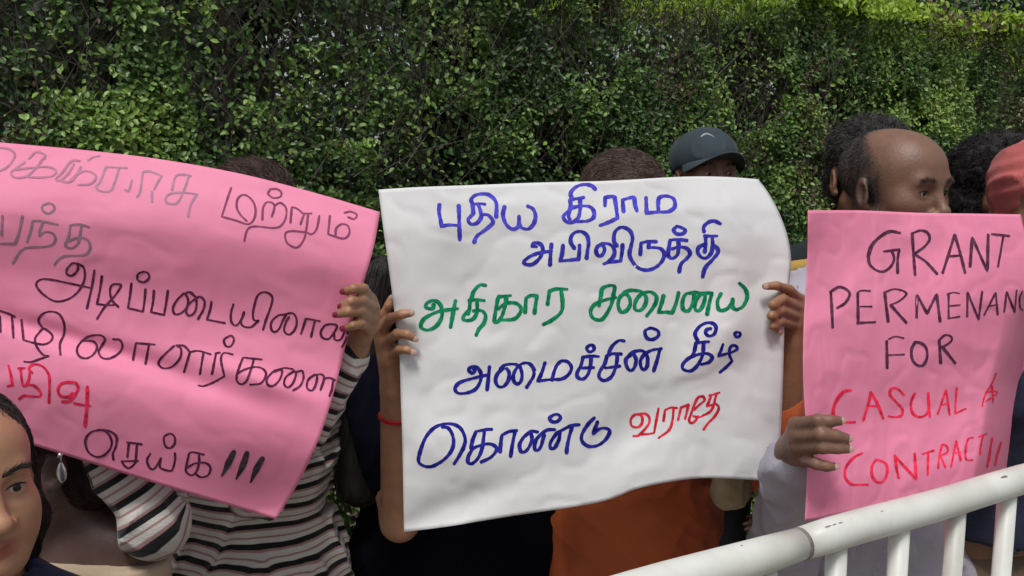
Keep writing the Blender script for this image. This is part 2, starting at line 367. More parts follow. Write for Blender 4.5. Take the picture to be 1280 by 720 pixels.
# ---- trees beyond the hedge
def tree(px, d, h, cr, tint, label, seed, size=0.09, n=9000):
    r = np.random.default_rng(seed); b = at(px, 240, d); b[2] = -0.14
    t = empty('tree', b, label, 'tree', 'trees beyond the hedge')
    tr = MB(); lean = r.normal(0, 0.15, 2)
    tr.tube([b + np.array([lean[0] * k / 5, lean[1] * k / 5, h * 0.75 * k / 5]) for k in range(6)], [.17, .14, .12, .10, .07, .04], n=10, cap=False); tr.build('trunk', M_twig, t, smooth=True)
    lobes = b + np.stack([r.normal(0, cr * .45, 26), r.normal(0, cr * .45, 26), h * r.uniform(0.32, 1.0, 26)], 1); lr = r.uniform(.3, .62, 26) * cr
    for k in range(7):
        q = MB(); q.tube([b + np.array([0, 0, h * .35 + k * h * .06]), (b + lobes[k]) / 2 + np.array([0, 0, h * .3]) * .5, lobes[k]], [.06, .04, .015], n=6, cap=False); q.build('limb', M_twig, t, smooth=True)
    li = r.integers(0, 26, n); dv = r.normal(0, 1, (n, 3)); dv /= np.linalg.norm(dv, axis=1, keepdims=True)
    pos = lobes[li] + dv * (lr[li] * r.uniform(.75, 1.05, n))[:, None] * np.array([1, 1, .8])
    nr = dv + r.normal(0, .5, (n, 3)) + np.array([0, 0, .4]); di = np.cross(nr, r.normal(0, 1, (n, 3)))
    tg = link('crown', leaf_mesh('crown', pos, di, nr, r.uniform(size * .7, size * 1.2, n), np.clip(tint + r.normal(0, .1, n), 0, .8)), M_leaf2, t, smooth=False); tag(tg, kind='stuff')
M_leaf2 = leaf_mat('tree_leaf', (0.025, 0.055, 0.025), (0.06, 0.12, 0.055), (0.14, 0.24, 0.05))
tree(1120, 8.5, 5.0, 1.7, 0.35, 'broad blue-green tree rising behind the hedge left of the top right corner', 41, size=.07, n=16000)
tree(1235, 7.6, 4.2, 1.5, 0.42, 'leafy green tree behind the hedge at the top right corner', 42, size=.07, n=14000)
tree(900, 10.0, 5.5, 2.0, 0.3, 'dark green tree behind the hedge above the person in the cap', 43, size=.09, n=9000)
tree(60, 4.6, 4.6, 1.5, 0.22, 'unseen dark tree added to block sky gaps at the far left end of the hedge', 44, size=.08, n=12000)  # added out of view, stops pale sky showing through the hedge
tree(330, 4.9, 4.8, 1.5, 0.22, 'unseen dark tree added against sky gaps in the twiggy hedge above the large pink sign', 47, size=.08, n=12000)  # also added as a dark backdrop to close the sky holes
tree(600, 5.6, 5.0, 1.7, 0.22, 'unseen dark backing tree added behind the hedge above the white sign', 48, size=.08, n=12000)  # third added backdrop tree, keeps sky out of the leaf gaps
sh = np.random.default_rng(46); n = 12000
c0 = at(1275, 60, 5.3); q = sh.normal(0, 1, (n, 3)); q /= np.linalg.norm(q, axis=1, keepdims=True)
pos = np.array([c0[0] + .35, c0[1] + .3, 1.35]) + q * np.array([.95, .6, 1.28]) * sh.uniform(.8, 1.03, (n, 1))
bs = empty('shrub', (c0[0] + .35, c0[1] + .3, -0.14), 'bright yellow-green shrub top showing above the hedge at the right edge', 'shrub')
tag(link('foliage', leaf_mesh('foliage', pos, np.cross(q, sh.normal(0, 1, (n, 3))), q + sh.normal(0, .4, (n, 3)) + np.array([0, 0, .4]), sh.uniform(.035, .06, n), np.clip(.62 + sh.normal(0, .12, n), 0, .84)), M_leaf2, bs, smooth=False), kind='stuff')
q = MB(); q.tube([(c0[0] + .35, c0[1] + .3, -.14), (c0[0] + .4, c0[1] + .3, 1.4)], [.06, .03], n=8); q.build('stem', M_twig, bs, smooth=True)

# ---- the white crowd barrier
RZ = 1.15
def onrail(px, py, z=RZ):
    v = FW + RT * (px - 640) / 1000 + UP * (360 - py) / 1000; t = (z - CAM[2]) / v[2]; return CAM + v * t
ra, rb_ = onrail(1000, 680), onrail(1270, 602)
RD = (rb_ - ra) / np.linalg.norm(rb_ - ra)
M_paint = bpy.data.materials.new('white_paint'); M_paint.use_nodes = True
N = M_paint.node_tree.nodes; L = M_paint.node_tree.links; p = N['Principled BSDF']; p.inputs['Roughness'].default_value = 0.42
co = N.new('ShaderNodeTexCoord')
n1 = N.new('ShaderNodeTexNoise'); n1.inputs['Scale'].default_value = 9; n1.inputs['Detail'].default_value = 6; L.new(co.outputs['Object'], n1.inputs['Vector'])
c1 = N.new('ShaderNodeValToRGB'); c1.color_ramp.elements[0].color = (0.50, 0.50, 0.44, 1); c1.color_ramp.elements[1].color = (0.66, 0.67, 0.62, 1); c1.color_ramp.elements[0].position = .35; c1.color_ramp.elements[1].position = .6
n2 = N.new('ShaderNodeTexNoise'); n2.inputs['Scale'].default_value = 55; n2.inputs['Detail'].default_value = 3; L.new(co.outputs['Object'], n2.inputs['Vector'])
c2 = N.new('ShaderNodeValToRGB'); c2.color_ramp.elements[0].position = .755; c2.color_ramp.elements[1].position = .775
c2.color_ramp.elements[0].color = (0, 0, 0, 1); c2.color_ramp.elements[1].color = (1, 1, 1, 1)
mx = N.new('ShaderNodeMix'); mx.data_type = 'RGBA'; mx.inputs[7].default_value = (0.16, 0.13, 0.11, 1)
L.new(n1.outputs['Fac'], c1.inputs['Fac']); L.new(n2.outputs['Fac'], c2.inputs['Fac']); L.new(c2.outputs['Color'], mx.inputs[0]); L.new(c1.outputs['Color'], mx.inputs[6]); L.new(mx.outputs[2], p.inputs['Base Color'])
bm_ = N.new('ShaderNodeBump'); bm_.inputs['Strength'].default_value = .25; bm_.inputs['Distance'].default_value = .004; L.new(n1.outputs['Fac'], bm_.inputs['Height']); L.new(bm_.outputs[0], p.inputs['Normal'])
M_rust = mat('bare_metal', (0.13, 0.11, 0.10), (0.24, 0.2, 0.17), rough=.7, nscale=60)
bar = empty('crowd_barrier', (ra[0], ra[1], 0), 'white painted tubular steel crowd barrier with upright bars, in front of the pink sign', 'barrier')
def rp(s, z): return np.array([ra[0] + RD[0] * s, ra[1] + RD[1] * s, z])
def tube_part(name, pts, rad, m, n=24): q = MB(); q.tube(pts, rad, n=n); return q.build(name, m, bar, smooth=True)
rr = 0.0198
s_ = np.linspace(-1.1, -0.002, 24); tube_part('top_rail', [rp(x, RZ + .0009 * math.sin(x * 23)) for x in s_], [rr + .0005] * 22 + [rr, rr - .0018], M_paint)
s_ = np.linspace(0.002, 1.4, 30); tube_part('top_rail', [rp(x, RZ + .0009 * math.sin(x * 19)) for x in s_], [rr - .0015, rr] + [rr] * 28, M_paint)
tube_part('joint_ring', [rp(-.0024, RZ), rp(.0024, RZ)], rr - .0012, M_rust)
tube_part('bottom_rail', [rp(-1.1, .2), rp(1.4, .2)], .015, M_paint, 16)
for px in (965, 1047, 1127, 1195, 1255): pass
for k in range(-8, 11):
    s0 = 0.062 + 0.1135 * k; tube_part('bar', [rp(s0, .2), rp(s0, .7), rp(s0, RZ - rr + .004)], .0122, M_paint, 16)
for s0 in (-.95, 1.3):
    tube_part('leg', [rp(s0, -0.0) + np.array([.0, -.0, 0]) + HN * k for k in (-.3, .3)] , .016, M_paint, 12).location.z += .016
    tube_part('post', [rp(s0, 0.016), rp(s0, RZ - rr)], .017, M_paint, 14)
for px, py, l, w_ in ((1015, 655, .006, .0008), (1023, 653, .004, .0007), (1031, 651, .004, .001), (1249, 601, .004, .0013), (1090, 640, .003, .0006), (1265, 604, .006, .002)):
    c = onrail(px, py, RZ + rr * .6); ax = rp(0, RZ); s0 = float((c - ax) @ RD); c = rp(s0, RZ); th = math.radians(62 if py < 700 else 30)
    nrm = -HN * math.cos(th) + np.array([0, 0, math.sin(th)]); q = MB(); tn = np.cross(RD, nrm)
    V = [c + nrm * (rr + .0007) + RD * x * l + tn * y * w_ for x, y in ((-1, 0), (-.4, 1), (.5, .8), (1, 0), (.4, -.9), (-.6, -.7))]
    q.add(V, [(0, 1, 2, 3, 4, 5)]); q.build('paint_chip', M_rust, bar)
# ------------------------------------------------------------------ hand-lettered paper placards
def catmull(pts, step=1.4):
    """smooth curve through points, doubled points are corners"""
    P = [np.array(pts[i:i + 2], float) for i in range(0, len(pts), 2)]
    runs = [[P[0]]]
    for p in P[1:]:
        if np.allclose(p, runs[-1][-1]) : runs.append([p])
        else: runs[-1].append(p)
    out = []
    for r_ in runs:
        if len(r_) == 1: continue
        q = [2 * r_[0] - r_[1]] + r_ + [2 * r_[-1] - r_[-2]]
        for i in range(1, len(q) - 2):
            a, b, c, d = q[i - 1:i + 3]; n = max(2, int(np.linalg.norm(c - b) / step))
            for k in range(n):
                t = k / n; out.append(0.5 * ((2 * b) + (c - a) * t + (2 * a - 5 * b + 4 * c - d) * t * t + (3 * b - a - 3 * c + d) * t ** 3))
        out.append(r_[-1])
    return np.array(out)
def edge(pts, n):
    c = catmull([x for p in pts for x in p], 2.0); s = np.r_[0, np.cumsum(np.linalg.norm(np.diff(c, axis=0), axis=1))]
    t = np.linspace(0, s[-1], n); return np.stack([np.interp(t, s, c[:, 0]), np.interp(t, s, c[:, 1])], 1)
def paper(name, top, bottom, left, right, dfun, m, nu=110, nv=90):
    T, B_, Lf, Rr = edge(top, nu), edge(bottom, nu), edge(left, nv), edge(right, nv)
    u = np.linspace(0, 1, nu)[None, :, None]; v = np.linspace(0, 1, nv)[:, None, None]
    C = (1 - v) * T[None] + v * B_[None] + (1 - u) * Lf[:, None] + u * Rr[:, None] - ((1 - u) * (1 - v) * T[0] + u * (1 - v) * T[-1] + (1 - u) * v * B_[0] + u * v * B_[-1])
    d = dfun(np.broadcast_to(u[..., 0], (nv, nu)), np.broadcast_to(v[..., 0], (nv, nu)))
    V = CAM + d[..., None] * (FW + RT * (C[..., :1] - 640) / 1000 + UP * (360 - C[..., 1:]) / 1000)
    V = V.reshape(-1, 3); i = np.arange((nv - 1) * nu).reshape(nv - 1, nu)[:, :-1].ravel()
    F = np.stack([i, i + nu, i + nu + 1, i + 1], 1)
    me = mesh_np('sheet', V, F); bvh = BVHTree.FromPolygons(V.tolist(), F.tolist())
    return me, bvh
def gb(u, v, cu, cv, su, sv, ang=0.0):
    x, y = u - cu, v - cv; c, s = math.cos(ang), math.sin(ang); a, b = c * x + s * y, -s * x + c * y
    return np.exp(-(a / su) ** 2 - (b / sv) ** 2)
def crumple(u, v, seed, amp):
    q = np.stack([u * 3.2, v * 2.6, u * 0 + seed], -1)
    a = vnoise(q, 1.3, seed) - .5; b = np.abs(vnoise(q, 2.7, seed + 1) - .5); c = np.abs(vnoise(q, 5.5, seed + 2) - .5)
    e = np.maximum(0, .08 - np.abs(vnoise(q * np.array([1.3, 1, 1]), 3.7, seed + 3) - .5)) / .08
    return amp * (0.9 * a + 0.7 * b + 0.26 * c + .10 * e)
LIFT = [0]
def lettering(name, bvh, root, m, groups, width, label=None):
    if len(groups) > 1:
        for g_ in groups: lettering(name, bvh, root, m, [g_], width, label)
        return
    mb = MB()
    def hit(p):
        dr = FW + RT * (p[0] - 640) / 1000 + UP * (360 - p[1]) / 1000; dn = Vector(dr / np.linalg.norm(dr))
        h, nr, _, _ = bvh.ray_cast(Vector(CAM), dn)
        if h is None: return None
        nr = np.array(nr); nr = nr if nr @ dr < 0 else -nr
        return np.array(h) + nr * (0.00035 + LIFT[0] * 1e-6)
    for ox, oy, sc, strokes in groups:
        for st in strokes:
            wd = width
            if isinstance(st, tuple): wd, st = st
            c = catmull(st, 9.0); c = np.stack([c[:, 0] / sc + ox, c[:, 1] / sc + oy], 1)
            k = [0] + [i for i in range(1, len(c)) if np.linalg.norm(c[i] - c[i - 1]) > 0.15]; c = c[k]
            n = len(c)
            if n < 2: continue
            g = np.gradient(c, axis=0); g /= np.linalg.norm(g, axis=1, keepdims=True) + 1e-9; nn = np.stack([-g[:, 1], g[:, 0]], 1)
            if callable(wd): wv = np.array([wd(i / (n - 1)) for i in range(n)])
            else:
                ph = random.uniform(0, 6); wv = wd * (1 + 0.13 * np.sin(np.arange(n) * 0.23 + ph) + 0.06 * np.sin(np.arange(n) * 0.9 + 2 * ph) + 0.26 * (np.abs(nn[:, 0]) - .5))
                # a marker's end is a little round
            e0 = c[0] - g[0] * wv[0] * .35; e1 = c[-1] + g[-1] * wv[-1] * .35
            c = np.vstack([e0, c, e1]); nn = np.vstack([nn[0], nn, nn[-1]]); wv = np.r_[wv[0] * .45, wv, wv[-1] * .45]
            V = []; F = []
            for i in range(len(c)):
                LIFT[0] += 0.02
                a, b = hit(c[i] + nn[i] * wv[i] / 2), hit(c[i] - nn[i] * wv[i] / 2)
                if a is None or b is None:
                    if len(V) > 3: mb.add(V, F)
                    V, F = [], []; continue
                V += [a, b]
                if len(V) >= 4: j = len(V) - 4; F.append((j, j + 1, j + 3, j + 2))
            if len(V) > 3: mb.add(V, F)
            LIFT[0] = (LIFT[0] + 12) % 260
    o = mb.build(name, m, root)
    if label: o['label'] = label
    return o
def ink(name, c, c2=None): return mat(name, c, c2 or tuple(x * 1.9 + .012 for x in c), rough=.8, nscale=110, spec=.08)

# ---- the white placard
M_white = mat('white_paper', (0.71, 0.71, 0.705), (0.75, 0.75, 0.745), rough=.72, nscale=7, bump=.06, bscale=30, trans=.12, spec=.3)
def dw(u, v):
    d = 1.235 + 0.055 * u + 0.02 * np.sin(u * 3.1) * -1
    d += 0.055 * np.clip((u - .82) / .18, 0, 1) ** 2 * np.clip((.5 - v) / .5, 0, 1) + 0.012 * np.clip(.12 - v, 0, 1) / .12
    d += 0.018 * gb(u, v, .62, .78, .16, .10, -.7) - 0.016 * gb(u, v, .86, .52, .20, .07, -.9) + 0.010 * gb(u, v, .16, .33, .08, .12) - .010 * gb(u, v, .1, .75, .12, .08, .6)
    d += .014 * gb(u, v, .12, .95, .2, .05, -.3) + .012 * gb(u, v, .93, .42, .05, .16)
    return d + crumple(u, v, 61, .017) - .012 * v
me, bv = paper('sheet', [(473, 237), (520, 234), (600, 231), (680, 228), (760, 226), (850, 221), (905, 221), (948, 224)],
    [(505, 665), (560, 658), (640, 645), (715, 634), (760, 625), (800, 610), (860, 599), (905, 598), (972, 602)],
    [(473, 237), (479, 285), (486, 335), (493, 390), (499, 440), (501, 500), (503, 560), (505, 665)],
    [(948, 224), (962, 243), (975, 268), (985, 297), (989, 325), (987, 350), (981, 385), (980, 430), (978, 500), (975, 560), (972, 602)], dw, M_white)
wp = empty('protest_sign', at(730, 440, 1.26), 'white paper sign with blue, green and red handwriting in the middle of the row', 'sign', 'hand-lettered protest signs')
o_ = link('sheet', me, M_white, wp); md = o_.modifiers.new('thick', 'SOLIDIFY'); md.thickness = .0004; md.offset = -1
I_b1 = ink('blue_ink', (0.045, 0.038, 0.34)); I_b2 = ink('dark_blue_ink', (0.008, 0.007, 0.15)); I_g = ink('green_ink', (0.0, 0.14, 0.055)); I_r = ink('red_ink', (0.42, 0.012, 0.03))
lettering('lettering', bv, wp, I_b1, [
 (530, 225, 8, [[155,245,150,320,165,400,175,462,175,462,250,450,345,455],[348,255,352,400,358,600],[612,243,560,238,482,246],[485,245,492,330,470,360,440,400,470,440,530,430,572,370,562,300,545,250],[580,345,640,350,685,400,680,440,610,500,530,560,500,625],[485,235,470,200,500,160,560,140,640,145,700,190,725,250,722,370],[805,265,790,350,820,440,880,490,940,470,950,420,950,360],[950,430,975,475,1040,490,1095,440,1115,360,1090,290,1035,260]]),
 (690, 220, 8, [[435,135,400,100,340,85,270,95,210,135,185,180,195,215],[320,215,178,238],[180,240,187,300,170,350,120,390,115,420,150,460,210,460,260,420,280,340,280,225],[170,350,200,320,300,300,380,310,420,360,410,420,350,450,250,455],[175,340,165,400,180,440],[530,300,530,215,530,215,600,205,630,215],[625,210,640,300,655,420,655,420,560,465,475,495],[715,355,705,240,705,240,790,215,820,220,830,290,850,350],[940,215,945,370,945,370,1050,360,1160,355,1225,310,1215,230,1140,200,1070,220,1060,290,1065,350]])], 4.6)
lettering('lettering', bv, wp, ink('mid_blue_ink', (0.022, 0.02, 0.24)), [
 (640, 265, 8, [[200,345,215,315,260,310,300,340,305,400,270,470,200,525,130,520,120,495,170,450,250,415,330,400,400,390],[200,340,250,348],[395,320,385,430,380,530],[510,330,500,420,480,490,480,490,580,480,665,470,665,470,672,400,675,330],[625,365,590,310,590,250,630,205,690,195,745,230,765,300,755,390,745,465],[905,335,860,340,840,390,860,435,900,430,925,380,915,340],[860,340,920,315,990,330,1025,390,1010,450,960,500,915,520],[960,500,1030,495,1085,490,1085,490,1100,400,1105,325],[1050,340,1020,290,1025,210,1070,160,1120,155,1180,190,1205,260,1190,340,1175,430,1220,520,1280,568,1360,580,1440,550,1500,490,1522,420,1490,370,1420,355,1362,358,1362,358,1372,300]]),
 (760, 265, 8, [[322,425,330,310,330,310,400,295,485,297],[690,140,655,180,690,220,750,215,770,180,730,155,690,142],[790,285,700,275,620,280,620,280,610,350,600,430,640,465,690,430,705,360,702,280],[640,370,700,350,780,360,820,410,790,460,730,520,710,600],[960,200,955,150,1000,105,1060,90,1125,118],[960,240,1092,240],[975,245,975,330,965,400],[975,320,910,350,895,400,930,450,980,460,1030,410,1045,330,1040,245],[1045,330,1090,360,1095,410,1040,480,970,560,945,650]])], 4.6)
lettering('lettering', bv, wp, I_g, [
 (515, 345, 8, [[215,285,205,325,140,315,150,270,210,245,270,270,300,340,290,430,230,510,150,540,90,510,110,440,180,390,280,350,380,335,460,325],[435,245,415,350,385,515],[740,95,680,90,620,150,595,225],[568,242,640,235,725,245],[580,245,575,330,560,380],[575,340,530,380,510,430,560,445,620,420,650,350,652,245],[610,350,690,345,735,390,720,470,670,530,640,595],[990,195,900,205,865,215,840,330,825,450,860,455,900,400,930,300,945,205],[860,330,940,275,1030,270,1085,310,1080,370,1020,430,890,440],[1130,365,1140,220,1140,220,1190,195,1255,200],[1250,205,1235,290,1225,375]]),
 (640, 345, 8, [[355,285,375,150,375,150,440,130,555,132],[490,140,505,260,490,360,400,440,310,485],[870,300,890,190,900,130,950,100,1022,100,1015,180,990,290,930,400,880,440,810,420,785,360,810,300,870,260,960,230,1040,215]]),
 (780, 340, 8, [[0,215,-40,250,-60,320,-45,380,-20,402,30,380,62,320,50,250,10,212],[-15,225,20,195,80,182,170,195,215,240,220,300,190,360,150,385,110,370,110,310,150,240,210,205,270,200,320,240,320,300,280,370,225,440],[395,235,370,330,340,405,340,405,420,400,480,410,480,410,520,310,545,205],[700,205,620,220,585,290,590,370,640,390,680,330,700,250,695,210],[650,215,700,200,770,215,770,215,720,280,710,370,750,385,790,330,810,240,780,212],[775,212,880,208,880,208,850,320,830,425],[970,215,935,290,945,370,990,385,1050,350,1090,270],[1085,270,1085,350,1130,375,1190,340,1230,250,1210,170,1150,110]])], 4.6)
lettering('lettering', bv, wp, I_b2, [
 (560, 415, 8, [[240,415,210,395,210,365,245,345,295,358,330,420,320,500,270,575,180,610,100,610,70,565,110,510,200,475,340,440,400,430],[208,375,240,412,268,385,245,352],[415,345,405,450,390,580],[560,360,500,410,475,480,500,540,550,545,600,490,612,410,585,362],[520,372,570,330,640,320,690,325],[700,340,660,410,655,480,690,520,730,490,740,420,720,350,700,338],[690,345,760,310,820,320,860,380,855,440,820,500,785,555],[970,305,940,400,900,490,900,490,1020,475,1130,470,1200,430,1235,360,1200,300,1140,290,1090,330,1060,400,1040,480]]),
 (690, 400, 8, [[380,250,345,280,375,320,420,295,410,255,380,250],[470,365,400,360,310,370,310,370,290,450,250,530,260,575,310,590,360,540,385,450,390,365],[290,480,420,475],[725,210,670,205,610,250,575,310,575,350],[552,350,620,335,695,340],[550,355,525,440,480,510,470,570,520,605,590,570,630,490,650,400,650,345],[530,480,680,460],[980,80,930,110,945,175,1000,195,1060,160,1060,110,1010,85,980,80],[800,340,740,390,745,460,780,505,820,480,840,400,820,345],[740,390,800,325,880,305,930,320],[930,330,885,400,890,470,920,495,950,460,955,380,935,330],[930,335,1000,300,1095,285],[1075,300,1050,400,1015,510]]),
 (790, 390, 8, [[660,295,630,220,670,150,740,110,810,115,840,160,820,220,770,240,735,210,750,175,790,165],[630,312,700,300,770,295],[640,310,620,400,600,440],[715,310,710,400,690,470,640,550,580,590,510,570,510,520,570,460,660,425,750,415,800,450,770,500,690,525],(3.6,[1050,200,1025,215,1045,250,1080,235,1075,205,1050,205]),(3.6,[910,320,890,380,865,440,865,440,930,420,1000,400,1050,370,1040,340,1000,335,975,370,975,430,1000,490,1000,490,940,550,875,605])]),
 (515, 510, 8, [[300,190,360,200,405,270,415,360,380,450,300,530,190,585,100,570,65,520,90,410,140,290,220,200,320,160,420,165,490,210,530,300,520,380,470,480,420,560],[800,213,740,215,640,235,640,235,610,310,590,400,600,420],[600,410,650,385,760,358,830,380,845,420,790,490,690,540],[600,420,565,480,560,540,600,555,660,500,700,400,725,225],[880,440,890,330,900,270,900,270,970,235,1050,225],[1030,235,1005,360,985,485]]),
 (640, 500, 8, [[165,330,110,380,75,450,90,515,130,515,170,470,200,390,185,325],[110,375,190,315,260,320],[300,330,240,400,225,480,250,505,285,470,310,390,320,345],[280,350,350,300,430,295],[460,320,410,380,380,440,390,485,430,470,470,390,480,315],[430,340,500,300,590,255,675,245],[600,270,570,370,550,470,545,530],[420,145,375,180,400,215,450,215,485,175,460,145,420,145],[825,175,760,240,700,340,700,410,760,460,850,455,930,400,975,320,950,285,880,285,810,335,810,335,855,215]])], 4.3)
lettering('lettering', bv, wp, I_r, [
 (770, 475, 8, [[240,340,180,350,145,400,160,460,220,470,260,430,260,370,235,345],[240,340,290,335,330,370,330,430,280,500,220,555,170,560],[250,545,320,540,380,530,380,530,400,420,425,285],[475,410,490,300,490,300,550,275,610,280],[575,285,565,400,530,500,425,580],[620,400,650,275,650,275,725,245],[725,245,705,330,690,390],[870,160,820,175,780,250,750,340,730,400,750,430,790,410,820,360],[870,160,885,200,830,250,780,295],[770,360,830,372,880,350],[930,155,1035,125],[950,160,910,260],[1000,150,960,290,900,340,870,350],[920,260,1000,240,1025,290,980,370,920,430,875,495]])], 3.1)

# ---- the pink placard on the left
def pink(name): return mat(name, (0.88, 0.27, 0.43), (0.92, 0.30, 0.46), rough=.6, nscale=5, bump=.05, bscale=25, trans=.14, spec=.35)
M_pink = pink('pink_paper'); M_pink2 = pink('pink_paper')
def dl(u, v):
    d = 1.00 + 0.13 * u
    s = v + .10 * (u - .6)
    d += -0.0115 * np.sin(s * 11.2 - .55) * (0.55 + .45 * u)
    d += .055 * np.clip(.22 - s, 0, 1) ** 1.3 * 2.2
    d += .020 * gb(u, v, .95, .98, .12, .16) + .012 * gb(u, v, .5, .63, .35, .035, .12) - .008 * gb(u, v, .84, .60, .12, .03, .1)
    return d + crumple(u, v, 71, .009)
me, bv = paper('sheet', [(-150, 168), (-60, 172), (0, 178), (100, 187), (200, 199), (300, 217), (390, 240), (475, 265)],
    [(-150, 492), (-80, 517), (0, 543), (43, 557), (120, 581), (200, 606), (280, 630), (345, 649)],
    [(-150, 168), (-147, 250), (-149, 330), (-150, 420), (-150, 492)],
    [(475, 265), (468, 305), (458, 342), (445, 385), (432, 432), (420, 480), (402, 540), (375, 600), (345, 649)], dl, M_pink)
lp = empty('protest_sign', at(200, 410, 1.08), 'large pink paper sign with black Tamil handwriting and three thick exclamation strokes', 'sign', 'hand-lettered protest signs')
o_ = link('sheet', me, M_pink, lp); md = o_.modifiers.new('thick', 'SOLIDIFY'); md.thickness = .0004; md.offset = -1
I_k = ink('black_ink_on_pink', (0.065, 0.011, 0.035)); I_gr = ink('grey_ink', (0.24, 0.14, 0.18), (0.32, 0.19, 0.24)); I_gl = ink('faint_grey_ink', (0.42, 0.19, 0.27), (0.52, 0.23, 0.33)); I_rd = ink('red_ink_on_pink', (0.50, 0.012, 0.05)); I_blk = ink('black_ink', (0.03, 0.022, 0.03))
lettering('lettering', bv, lp, I_gl, [
 (0, 170, 8, [[-60,120,0,118,100,135,150,190,110,270,60,320,0,345,-60,350],[290,230,330,185,380,160,450,190,440,230],[250,260,180,310,110,370,150,415,230,415,300,380,370,310,430,230],[150,340,300,320,480,310,560,350,520,400,380,415,270,410],[640,340,720,250,800,250],[700,260,620,370,560,430,600,445,680,380,740,280],[690,460,780,380,850,350,930,370,960,420,900,480,780,490],[620,455,700,460,760,400,810,310],[880,245,940,210,1000,200]])], 2.6)
lettering('lettering', bv, lp, ink('pale_grey_ink', (0.37, 0.21, 0.28), (0.48, 0.25, 0.34)), [
 (110, 190, 8, [[160,200,182,150,182,150,390,160],[180,160,120,300,80,350,120,390,220,390,270,300,310,170],[370,380,410,385,440,280],[490,450,520,400,550,200,550,200,620,195,740,240],[735,240,690,320,660,380],[640,400,640,500],[840,380,870,260,920,225,1030,240],[1010,240,960,380,900,500,840,520,780,500,790,440,860,410,1000,410,1090,425,1090,425,1030,520,1000,650]])], 2.6)
lettering('lettering', bv, lp, ink('worn_black_ink', (0.20, 0.05, 0.11), (0.30, 0.08, 0.16)), [
 (260, 220, 6.4, [[185,95,150,200,110,325,110,325,220,355,320,385,370,340,380,260,350,190,290,150,240,180,230,250,260,310,310,360],[435,350,440,260,470,210,520,220,530,260,510,325],[530,240,580,215,625,260,620,340,580,400,520,415,420,405,350,405,310,440,290,520],[500,105,480,140,520,175,580,165,585,130,550,105,500,105],[660,375,670,250,670,250,710,260,760,300],[770,300,740,385],[760,300,830,300],[800,310,790,400,770,500,730,560,690,570,630,530,620,460,670,440,780,450,830,465,870,420,890,320],[975,320,960,465,960,465,1080,500,1130,460,1120,400,1070,385,1025,420,1020,480],[1090,295,1140,285,1190,310,1170,345,1120,330]])], 2.4)
lettering('lettering', bv, lp, I_gr, [
 (0, 240, 8, [[25,240,15,430],[225,240,190,400,150,515,150,515,0,515,-100,512],[270,500,310,380,325,290,325,290,400,290,580,325],[430,310,400,380,395,440,395,440,450,400,520,410,555,460,530,520,460,545,350,550,260,560,200,600,130,710],[490,110,425,140,430,190,490,215,545,170,530,130,490,110],[690,440,705,330,705,330,800,325,895,350],[690,440,655,520,660,545,720,560,780,510,800,430,815,335],[690,490,760,460,840,460,890,500,900,570,850,625,750,635,650,640,580,680,545,730]])], 2.9)
